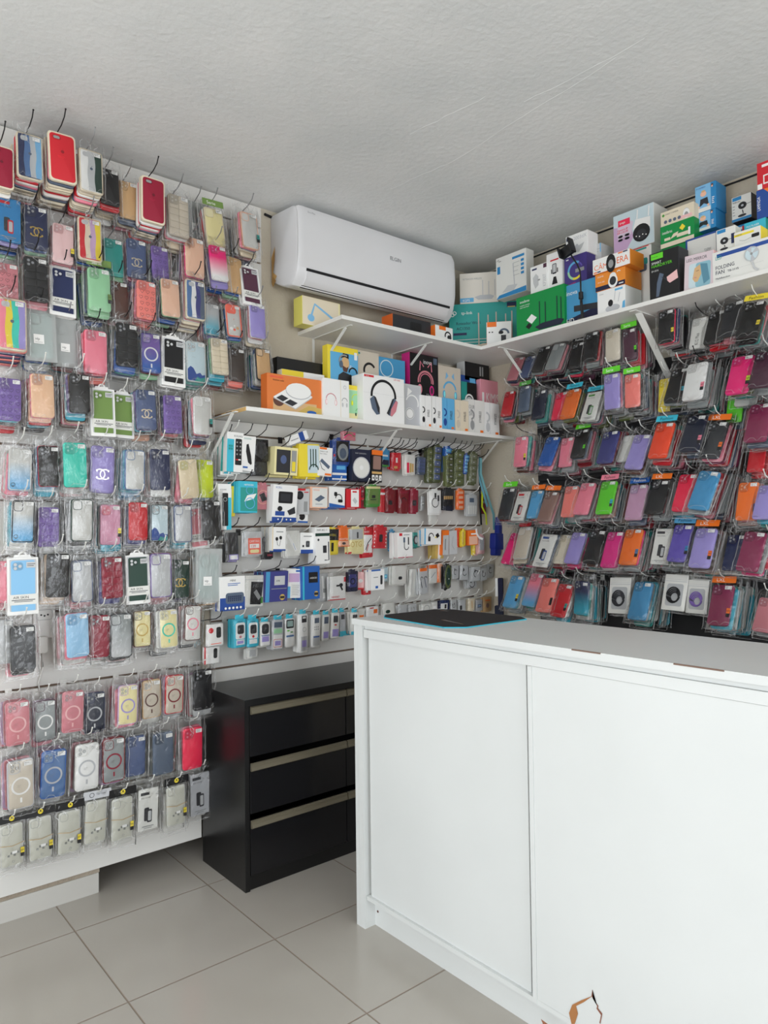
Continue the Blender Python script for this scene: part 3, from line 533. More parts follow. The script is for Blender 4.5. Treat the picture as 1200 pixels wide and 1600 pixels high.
def parse(wallname, crop, row, txt, dflt):
    out = []
    for s in txt.replace('\n', ' ').split(';'):
        q = s.split()
        if not q: continue
        e = dict(dflt); e.update(wall=wallname, row=row, crop=crop, x=float(q[0]), y=float(q[1]), h=float(q[2]), kind=q[3], col=q[4])
        for o in q[5:]:
            if o[0] in 'dnlry' and '=' in o: e[o.split('=')[0]] = float(o.split('=')[1])
            elif o[0] == 'H': e['hdr'] = o[1:]
            elif o == '-s': e['stk'] = 0
            elif o[0] == 'L': e['side'] = o[1:]
            elif o[0] == 'M': e['more'] = o[1:].split(',')
        out.append(e)
    for i, e in enumerate(out): e['i'] = i; e['rowlist'] = out
    CASES.extend(out); return out
LW = dict(d=.15, n=7, l=6, pl='L'); c = CASES
parse('L', 'A', 0, '5 228 170 s crimson d=.2 n=13; 128 185 190 st navy/steel_blue/light_grey/light_blue d=.2 n=13; 270 190 205 s red d=.21 n=14; 395 250 180 st white/light_grey/dark_green d=.2 n=14; 475 318 165 p black d=.14 n=9 l=12; 557 375 165 p tan d=.12 n=8; 665 375 190 s crimson d=.18 n=11; 775 445 190 q beige d=.14 n=8 l=12; 855 478 160 v clear_grey d=.06 n=3 l=10; 932 495 178 c pale_yellow/cream d=.12 n=9 Hmoss_green l=14; 1085 508 165 c clear/peach d=.14 n=11 Lteal l=14', dict(LW, pal='cream,white,pink,cream,red,slate,cream,off_white'))
parse('L', 'A', 1, '35 460 190 w net_blue/red d=.15; 155 495 190 e navy d=.14; 272 565 175 gl gl:pale_pink:white Lyellow d=.14; 390 545 180 st red/cream/lilac/yellow d=.15 n=10; 493 625 165 p teal d=.12; 592 630 172 e slate_blue/cream d=.12 n=5; 695 650 150 h purple d=.12; 845 625 175 gl gl:peach:cream/hot_pink d=.13; 950 650 160 g gr:hot_pink:white d=.15 l=14; 1015 700 160 p tan d=.11 n=5 -s l=10; 1088 747 185 a plum d=.12 n=2 l=22', dict(LW, pal='pink,black,cream,lavender,blue,rose,clear,mint'))
parse('L', 'A', 2, '30 735 160 h dusty_pink d=.15; 155 720 195 q black d=.15; 270 770 225 a navy d=.13 n=2 l=12; 430 765 190 n mint Hmoss_green Lmoss_green d=.15; 515 810 165 l brown d=.12; 635 810 170 h salmon d=.15; 740 800 165 gl gl:peach:cream/mint d=.14; 850 808 165 st steel_blue/white/indigo/slate d=.15 n=10; 920 895 140 f gr:light_grey:aqua/light_grey d=.11 n=5 l=10; 1015 900 135 pic coral d=.13 l=8; 1120 900 150 p lavender/white d=.14 n=8 l=6', dict(LW, pal='pink,black,cream,lavender,blue,rose,salmon,mint,white'))
parse('L', 'A', 3, '50 915 215 st pink/yellow/turquoise/lavender d=.17 n=11; 175 960 205 v frost d=.14 n=6; 290 1000 180 v clear_grey d=.12 n=4; 415 1035 190 n pink/neon_red d=.15; 550 1005 190 q black d=.15 n=9; 655 1040 175 m gr:purple:blue/indigo/white d=.14 n=5; 752 1075 222 a black d=.14 n=5 l=10; 850 1078 180 k ice/clear d=.14; 955 1055 160 q cream d=.14 n=9; 1030 1090 145 n dark_brown/charcoal d=.11 n=6; 1145 1090 145 c tan/charcoal d=.13 n=10 l=12', dict(LW, pal='pink,blue,dark_red,navy,teal,mint,salmon,clear,aqua'))
parse('L', 'B', 4, '40 125 185 h purple d=.15; 183 110 190 gl gl:peach:pale_yellow/pink d=.15; 345 100 170 p black d=.16 n=12; 445 178 215 a moss_green d=.14 n=4 l=6; 532 192 195 a moss_green d=.11 n=2 l=6; 635 170 175 e slate_blue/cream d=.13 n=5; 750 190 165 h purple d=.13 ; 880 195 165 c clear/white Lteal d=.15 n=10', dict(LW, l=3, pal='red,purple,navy,pink,aqua,peach,brown,black'))
LW['l'] = 1
parse('L', 'B', 5, '85 430 185 f gr:clear:sky_blue/clear d=.14; 212 415 175 p black/neon_red d=.13; 325 410 195 p turquoise d=.14; 443 430 205 e lavender/white d=.13 n=4; 585 432 175 c clear/steel_blue d=.14; 695 430 178 p navy d=.14; 820 470 170 gl gl:pale_yellow:lilac d=.14 n=5 l=-10 r=8 -s; 888 470 165 p lime d=.12 n=3', dict(LW, pal='pale_pink,clear,aqua,white,pink,light_blue'))
parse('L', 'B', 6, '98 655 185 f gr:clear:sky_blue/black d=.14; 210 680 172 h purple d=.12 n=4; 355 650 183 c clear/dark_green d=.16 n=9; 478 670 175 gl gl:pink:light_blue Lyellow d=.13; 600 655 165 p red d=.13; 692 662 160 k ice/black d=.13; 795 665 160 c light_grey/slate_blue d=.13; 858 680 175 a dusty_pink d=.10 n=2 r=6; 920 650 172 p black d=.14 n=4', dict(LW, pal='off_white,clear,light_grey,aqua,indigo,black'))
parse('L', 'B', 7, '3 920 180 gl gl:pink:rose/pink d=.12 n=3; 97 932 255 a light_blue d=.13 n=2; 250 890 190 p black d=.14; 355 915 180 c light_grey/slate_blue d=.13; 487 900 180 q crimson d=.14; 597 903 218 a dark_green d=.13 n=3; 698 890 190 c light_grey/purple d=.13; 783 905 165 e dark_green d=.12 n=4; 908 895 195 v frost d=.14 n=7', dict(LW, pal='clear,indigo,tan,rose,navy,off_white'))
parse('L', 'B', 8, '2 1180 190 c light_grey/silver d=.12 n=3; 100 1208 195 n dark_grey/black d=.14 n=3; 335 1150 190 gl gl:light_blue:ice/pink d=.16 n=9; 430 1155 182 n crimson d=.13; 525 1152 190 c gr:clear_grey:light_grey/dark_grey d=.13; 617 1122 150 m pale_yellow/brown/gold d=.12 n=3; 732 1122 165 m pale_yellow/clear/turquoise d=.14; 838 1097 150 m off_white/brown/pink d=.14', dict(LW, pal='pink,pale_pink,black,clear,off_white'))
parse('L', 'C', 9, '75 360 190 m dusty_pink/rose/pale_pink d=.13 n=4; 195 350 178 m clear_grey/plum/white d=.12 n=4; 315 310 178 m rose/dusty_pink/pale_pink d=.13 n=4; 410 315 175 m dark_navy/navy/silver d=.11 n=4; 555 280 172 m pale_yellow/lilac/lavender d=.14 n=6; 658 255 165 m beige/tan/brown d=.12 n=4; 757 235 165 m beige/red/dark_red d=.12 n=6; 880 215 175 n black d=.12 n=6', dict(LW, l=-3, pal='pink,clear,lilac,light_grey,rose'))
parse('L', 'C', 10, '88 626 213 m beige/silver/white d=.14 n=4; 230 580 205 m steel_blue/blue/silver d=.13 n=5; 376 550 200 m white/off_white/silver d=.12 n=3; 493 520 192 m clear_grey/dark_red/crimson d=.12 n=4; 588 503 172 n slate_blue d=.11 n=2; 708 492 182 n slate d=.12 n=2; 836 470 180 n neon_red d=.12 n=3', dict(LW, l=-4, pal='pink,clear,lilac,light_grey,rose'))
parse('L', 'C', 11, '50 893 185 b black Lyellow d=.12; 175 862 185 b black Lyellow d=.12; 300 835 185 b black Lyellow d=.12; 415 790 185 b silver d=.12; 530 778 185 b black Lyellow d=.12; 642 735 175 w off_white/charcoal d=.11; 765 720 172 b black Lyellow d=.12; 868 668 175 w silver/dark_grey d=.08 n=1', dict(LW, n=3, l=-3, stk=0, pal='clear,off_white,clear'))
RW = dict(d=.2, n=9, l=46, pl='R', stk2=1)
parse('R', 'D', 0, '128 320 105 n rose d=.13; 180 312 100 n slate_blue d=.13; 238 280 118 n black d=.16; 297 268 120 c clear_grey/grey d=.18; 387 265 120 n black d=.16 l=26 Hblack; 450 226 130 n black d=.19 l=14; 542 218 138 gl gl:cream:silver d=.19 l=4; 614 215 135 n plum Hlime_green d=.18 l=0 Llime_green; 770 140 145 n black/neon_red d=.23 l=6 n=10 Lyellow; 908 168 130 n off_white d=.19 l=14; 980 145 155 n black d=.19 l=30; 1052 110 165 n charcoal d=.22 l=34; 1130 112 168 n black d=.25 l=46 Hyellow Lyellow n=12', dict(RW, pal='rose,black,red,clear_grey,teal,navy,plum,neon_red'))
parse('R', 'D', 1, '95 468 110 n red d=.15 l=22; 165 447 108 n slate Hgreen d=.17 l=14; 230 472 125 n dark_navy d=.16 l=20; 318 478 125 n neon_red d=.16 l=30; 362 470 135 l orange d=.2 l=40 Haqua; 450 480 130 w off_white/green d=.19 l=36 Haqua; 540 415 150 n lavender d=.2 l=0 Hlime_green n=14; 626 412 142 n salmon d=.21 l=0 Hlime_green n=18; 772 430 145 n yellow d=.15 l=8; 815 392 155 n black d=.2 l=42 Laqua; 893 375 172 n white d=.24 l=34 n=14 Lpink; 1062 485 90 n lime_green d=.14 l=8 n=2; 1085 348 178 n hot_pink d=.24 l=40 Llime; 1180 325 168 n plum d=.24 l=38', dict(RW, pal='pink,black,dark_red,clear_grey,teal,slate,olive,clear'))
parse('R', 'D', 2, '150 672 130 n pink d=.17 l=10 n=12 Lyellow; 270 672 130 n blue d=.18 l=44 Hblack; 345 675 128 n pink d=.17 l=20; 402 640 128 n black d=.2 l=34 Hlime_green Llime_green n=14; 522 655 145 n indigo d=.2 l=40 n=8; 600 660 115 c off_white/light_grey d=.17 l=34 Lyellow; 650 675 155 n lavender d=.2 l=48; 750 627 160 n orange_red d=.24 l=40 Haqua n=12; 885 597 165 n dark_navy d=.23 l=46 n=10 Lpink; 972 625 165 l dark_grey d=.22 l=50 Horange Lorange n=16; 1155 697 70 n red d=.15 l=10; 1162 552 175 n raspberry d=.24 l=34 n=10', dict(RW, pal='teal,pink,red,slate,dark_red,clear_grey,brown,raspberry'))
parse('R', 'E', 3, '92 185 135 n dark_grey d=.14 l=28 Hlime_green; 150 195 125 w off_white/red d=.16 l=34; 212 188 120 n sky_blue d=.16 l=30 Horange; 266 198 130 n mocha d=.18 l=44 Horange n=10; 360 176 135 n salmon d=.16 l=24 n=7; 422 165 140 n pink d=.2 l=40; 515 160 145 n lime_green d=.21 l=34 Hpink Laqua n=12; 643 180 155 gl gl:lilac:rose d=.2 l=34 Hblue; 732 160 150 n black d=.22 l=44 Horange n=9; 852 140 165 n neon_red d=.22 l=44; 930 130 172 n sea_blue d=.26 l=64 n=14; 1115 175 165 n orange d=.23 l=20 Lindigo; 1190 180 150 n lavender d=.24 l=34', dict(RW, pal='aqua,red,mocha,slate,dark_red,clear_grey,teal,rose'))
parse('R', 'E', 4, '116 378 140 n hot_pink d=.12 l=50; 160 352 140 c beige/clear d=.15 l=34 n=12; 252 385 138 w off_white/denim d=.18 l=46; 330 380 125 gl gl:cream:off_white d=.15 l=36; 383 375 135 n lavender d=.18 l=44; 465 370 145 n black d=.2 l=40; 542 382 155 n magenta d=.21 l=42; 620 370 155 n orange d=.22 l=40 n=12 Lsteel_blue; 752 367 150 w off_white/charcoal d=.2 l=24; 830 355 160 n violet d=.22 l=36 Hsky_blue Lnet_blue; 926 375 172 n lavender d=.24 l=44 Horange Lorange n=18; 1062 395 155 n navy d=.2 l=36; 1132 390 172 n raspberry d=.24 l=42 n=9; 1200 400 80 n neon_red d=.2 l=20', dict(RW, pal='hot_pink,teal,cream,slate,dark_red,clear_grey,brown,clear'))
parse('R', 'E', 5, '120 560 135 n sky_blue d=.16 l=40 Lyellow; 205 553 140 g gr:pink:sky_blue d=.18 l=46 n=7; 262 575 145 n salmon d=.2 l=44 Lblack; 325 598 138 n red d=.2 l=46 Lteal; 410 585 142 g gr:navy:aqua d=.18 l=4 n=16; 570 575 150 z charcoal d=.2 l=14 n=8; 660 600 160 n sea_blue d=.22 l=40 n=10; 805 562 150 z black d=.22 l=18 n=8; 900 580 140 z purple d=.21 l=10 n=7; 1002 618 172 n raspberry d=.24 l=34 Horange Lorange n=18; 1190 660 130 n rose d=.24 l=50 n=6', dict(RW, pal='aqua,clear,off_white,teal,black,clear_grey,clear,aqua'))
def locate(e):
    u, v = px(e['crop'], e['x'], e['y']); pl = back(e['d']) if e['pl'] == 'L' else side(e['d']); p = hit(u, v, pl)
    depth = (p-CAM).dot(fw); hp = e['h']/CROPS[e['crop']][2]; nat = .205 if e['kind'] == 'a' else .158
    lat = .64 if e['pl'] == 'L' else .77
    th = math.atan2(e['l']*1.2, e['h']*lat); th = max(-.12, min(.62, th))
    if e['pl'] == 'R':                       # hang angle: the bottoms swing out, the rest is a twist on the hook
        def lean(t, r):
            M_ = Euler((-t, r, R(-90))).to_matrix(); q = [(p + M_ @ Vector((0, 0, k*.075)) - CAM) for k in (1, -1)]
            q = [(v.dot(rt)/v.dot(fw), v.dot(dn)/v.dot(fw)) for v in q]; return (q[0][0]-q[1][0])/(q[1][1]-q[0][1])
        want = e['l']/e['h']; th, rr = 0, 0
        while th < .46 and lean(th, 0) < want: th += .01
        while rr < .10 and lean(th, rr) < want: rr += .01
        e['roll'] = rr
    s = hp*depth/FPX/nat/max(.86, math.cos(th*.8)); s = max(.86 if e['h'] > 100 else .8, min(1.13, s)) if e['kind'] != 'w' or 1 else s
    return p, th, s
for e in CASES: e['p'], e['th'], e['s'] = locate(e)


# ---------------------------------------------------------------- hooks
def hook(label, pt, wall, reach, colour, z0=None, tip=.024):
    """rod from the board to pt (where the packet hangs), then past it to an upturned end"""
    z0 = pt.z-.01 if z0 is None else z0; m_ = {'white': mat('off_white', 'shell'), 'black': mat('black', 'shell'), 'chrome': mat('silver', 'metal')}[colour]
    o = Vector((pt.x, YW-.017, z0)) if wall == 'B' else Vector((XR-.015, pt.y, z0)); out = Vector((0, -1, 0)) if wall == 'B' else Vector((-1, 0, 0))
    L_ = reach + .05; r = thing('display_hook', label, 'hook', o, (0, 0, 0 if wall == 'B' else R(-90)), 'display hooks on the side wall' if wall == 'R' else 'display hooks on the long wall')
    dz = pt.z-z0+.004; b = MB(); pts = [(0, 0, 0), (0, -reach*.5, dz*.55), (0, -reach, dz), (0, -L_+.014, dz+.014), (0, -L_, dz+.010+tip)]
    b.tube(pts, .0021, m_, 6); b.lathe([(.0001, -.003), (.003, -.0015), (.003, .0015), (.0001, .003)], m_, Matrix.Translation((0, -L_, dz+.010+tip)), 8); link('hook_rod', b.mesh('hook_rod', True), r)
    b = MB(); b.box((-.011, -.002, -.016), (.011, .0, .012), m_); link('hook_plate', b.mesh('hook_plate'), r); return r
# ---------------------------------------------------------------- build them
KEEP = 300 - len([e for e in CASES])
order = sorted(range(len(CASES)), key=lambda i: -(CASES[i]['s']/(CASES[i]['p']-CAM).length)*min(1.6, CASES[i]['n']/6))
EXTRA = {}
for r_ in range(2):
    for i in order:
        if KEEP > 0 and CASES[i]['n'] >= (3 if r_ == 0 else 8) and CASES[i]['kind'] not in ('a', 'z', 'b') and CASES[i]['h'] > 95: EXTRA[i] = EXTRA.get(i, 0)+1; KEEP -= 1
USED = set()
def uniq(l, alts):
    for q in [l] + alts:
        if q not in USED and len(q.replace('-', ' ').split()) <= 16: USED.add(q); return q
    for k in range(2, 60):
        for q in (alts or [l]):
            q2 = ' '.join(q.replace('-', ' ').split()[:15])
            if q2 not in USED: USED.add(q2); return q2
        break
    print('DUP', l); return ' '.join(l.split()[:16])
NAMES = dict(a='boxed_phone_case', z='cable_zip_bag')
def low_case(mb, p, rot, s, c, w=CW, h=CH, t=.009, bag=True):
    mx = Matrix.Translation(p) @ rot.to_matrix().to_4x4() @ Matrix.Scale(s, 4)
    mb.slab(w, h, t, .011, mat(c, 'shell'), .0018, mx=mx, seg=2)
    if bag:
        j = [random.uniform(-.004, .004) for _ in range(8)]; y = -.0115
        mb.add([(-.051+j[0], y+j[1], -.093+j[2]), (.051+j[3], y-j[1], -.093+j[4]), (.0515, y+.002, .01), (.05+j[5], y+j[6], .112+j[7]), (-.05+j[2], y, .112+j[0]), (-.0515, y+.001, .01)], [(0, 1, 2, 5), (5, 2, 3, 4)], FILM, mx)
        for sx in (-1, 1): mb.add([(sx*.0535, y-.001, -.09+j[0]), (sx*.0495, y-.001, -.09+j[1]), (sx*.0505, y-.001, .105+j[3]), (sx*.0535, y+j[2]*.5, .1+j[4])], [(0, 1, 2, 3)], CREASE, mx)
        mb.add([(-.05, y-.001, -.0935+j[2]), (.05, y-.001, -.0935+j[4]), (.05, y-.001, -.0915+j[4]), (-.05, y-.001, -.0915+j[2])], [(0, 1, 2, 3)], CREASE, mx)
from mathutils import Euler
for i, e in enumerate(CASES):
    pl, k = e['wall'], e['kind']; yaw = 0 if pl == 'L' else R(-90)
    rnd = random.Random(i*31+5); p, s, th = e['p'], e['s'], e['th']; roll = R(e.get('r', rnd.uniform(-2, 2))) + e.get('roll', 0)
    rot = Euler((-th, -roll if e.get('r') else roll, yaw)); rl = e['rowlist']; ix = e['i']
    nm = lambda q: cname(q['col']) + ' ' + KW[q['kind']]
    short = nm(e); prev = cname(rl[ix-1]['col']) if ix else None; nxt = cname(rl[ix+1]['col']) if ix < len(rl)-1 else None
    noun = {'a': 'phone case', 'z': 'zip bag'}.get(k, 'phone case'); where = WD[e['row']] + (' long-wall row' if pl == 'L' else ' side-wall row')
    btw = f'between {prev} and {nxt} ones' if prev and nxt else f'next to {prev or nxt} one at row end'
    lab = uniq(f'{short} {noun}, {where}, {btw}', [f'{short} {noun}, {where}, {btw}'.replace(' ones', '').replace('between ', 'by '), f'{short} {noun}, {where}, {WD[ix] if ix < 12 else "last"} hook from left'])
    root = thing(NAMES.get(k, 'phone_case'), lab, 'cable' if k == 'z' else 'phone case', p, rot, scale=s)
    root['group'] = f'phone cases on hook row {WD[e["row"]]} of the {"long white" if pl == "L" else "dark side"} wall'; spawn(case_parts(k, e['col']), root)
    if k not in ('a', 'v', 'z', 'w', 'b', 's') and e.get('stk', 1): link('price_sticker', sticker_mesh(rnd.choice(STK2 if pl == 'R' else STK)), root)
    if pl == 'R' and e['row'] == 0 and e['col'] == 'off_white':
        b = MB(); art(b, CW, CH, [('t', 'black', 'K12 Plus', .56, .12, .11, .75, 1)], -CT-.0006); link('handwriting', b.mesh('handwriting'), root)
    if e.get('side'): link('side_label', side_label_mesh(e['side']), root)
    if e.get('hdr'): link('header_card', header_mesh(e['hdr'], 'LXL' if e['hdr'] == 'orange' else 'Serie' if 'green' in e['hdr'] else 'Fashion'), root)
    if k not in ('a', 'z', 'v') and not (k in ('s',) ): link('polybag', bag_mesh(rnd.randrange(7)), root)
    # hook
    up = rot.to_matrix() @ Vector((0, 0, .104*s)); hp = p + up
    hz = hp.z-.012
    reach = (YW-.017-hp.y) if pl == 'L' else (XR-.015-hp.x)
    hc = ('chrome' if e['row'] < 4 and rnd.random() < .5 else ('black' if e['row'] < 4 else 'white')) if pl == 'L' else ('white' if rnd.random() < .75 else 'black')
    hook(uniq(f'{hc} hook holding the {short} {noun}, {where}', [f'{hc} hook of {short} {noun}, {where}, {btw}', f'{hc} hook of {short} case, {where}, {WD[min(ix, 11)]} from left']), hp + Vector((0, 0, .004)), 'B' if pl == 'L' else 'R', reach+.01, hc, hz)
    # the stack behind
    n = int(e['n']); out = Vector((0, 1, 0)) if pl == 'L' else Vector((1, 0, 0)); room = (e['d']-.03)-.02
    sp = min(.021 if k != 's' else .014, room/max(n, 1)); pal = e['pal'].split(',')
    if k == 'a': pal = ['white']
    if k == 'b': pal = ['clear', 'off_white']
    ex = EXTRA.get(i, 0)
    for q in range(n):
        off = out*(sp*(q+1)+.002); neat = k in ('s', 'st', 'a', 'z'); jit = Vector((0, 0, rnd.uniform(-.006, .004)-.0025*q*(1 if pl == 'L' else .6) - (0 if neat else rnd.choice((0, 0, .012, .022))))) + (Vector((rnd.uniform(-.004, .004)*(1 if neat else 1.8), 0, 0)) if pl == 'L' else Vector((0, rnd.uniform(-.013, .013), 0)))
        if p.z + jit.z > 9: continue
        r2 = Euler((-th*(1-.4*q/n), roll + rnd.uniform(-.035, .035)*(1 if neat else 2), yaw)); cc = pal[(q*3+i) % len(pal)]
        if k == 'n' and rnd.random() < .2: cc = 'clear_grey'
        p2 = p+off+jit; ww, hh, tt = (.1, .2, .012) if k == 'a' else ((.105, .16, .006) if k == 'z' else ((CW+.008, CH+.01, .011) if k in ('s', 'st') else (CW, CH, .009)))
        if k == 'a': p2 = p2 - Vector((0, 0, .003))
        if k == 'z': cc = 'off_white'
        if q < ex:
            pos = 'right behind' if q == 0 else 'second behind'
            l2 = uniq(f'{cc.replace("_", " ")} phone case packet {pos} the {short} one, {where}', [f'{cc.replace("_", " ")} case {pos} {short} one, {where}, {btw}', f'{cc.replace("_", " ")} case {pos} {short} one, {where}, hook {WD[min(ix, 11)]} from left'])
            rr = thing('phone_case', l2, 'phone case', p2, r2, root['group'], s)
            kk = ('low', cc, k in ('s', 'st'))
            if kk not in CACHE: b = MB(); b.slab(ww, hh, tt, .011, mat(cc, 'shell'), .002); CACHE[kk] = b.mesh('shell', True)
            link('shell', CACHE[kk], rr)
            if k not in ('s', 'st'): link('polybag', bag_mesh(rnd.randrange(7)), rr)
        else: low_case(BEHIND, p2, r2, s, cc, ww, hh, tt, k not in ('s', 'st', 'a'))
o = link('phone_case_stock', BEHIND.mesh('phone_case_stock', True)); o['kind'] = 'stuff'; tag(o, 'further bagged phone cases packed on the hooks behind the front ones', 'phone cases')
# ---------------------------------------------------------------- accessories on the board under the lower shelf
def remote_art(body='black', btn='grey', screen=None):
    s = [('rf', body, .05, .03, .95, .97, .9)]
    if screen: s += [('rf', 'dark_grey', .2, .62, .8, .88, .5)]
    return s + [('e', btn, .27+.23*(i % 3), .52-.09*(i//3), .07, .07) for i in range(12)]
def cab(c='black', u=.5, v=.45, s=.22): return [('o', c, u, v, s, .05, 120, 420), ('r', c, u-s-.03, v+.02, u-s+.07, v+.22), ('r', c, u+s*.3, v+.1, u+s*.3+.1, v+.26)]
def dev(c='black', u0=.2, v0=.3, u1=.8, v1=.6): return [('rf', c, u0, v0, u1, v1, .5), ('r', shade(c, 1.7), u0+.1, v0+.1, u1-.1, v1-.08)]
def top(c, v=.8): return [('r', c, 0, v, 1, 1)]
def bot(c, v=.15): return [('r', c, 0, 0, 1, v)]
A = 'box'; Cd = 'card'; G = 'bag'
def buds(c='black'): return [('e', c, .35, .5, .1, .12), ('e', c, .62, .55, .1, .12), ('l', c, [(.35, .45), (.4, .25), (.55, .2), (.62, .45)], .025)]
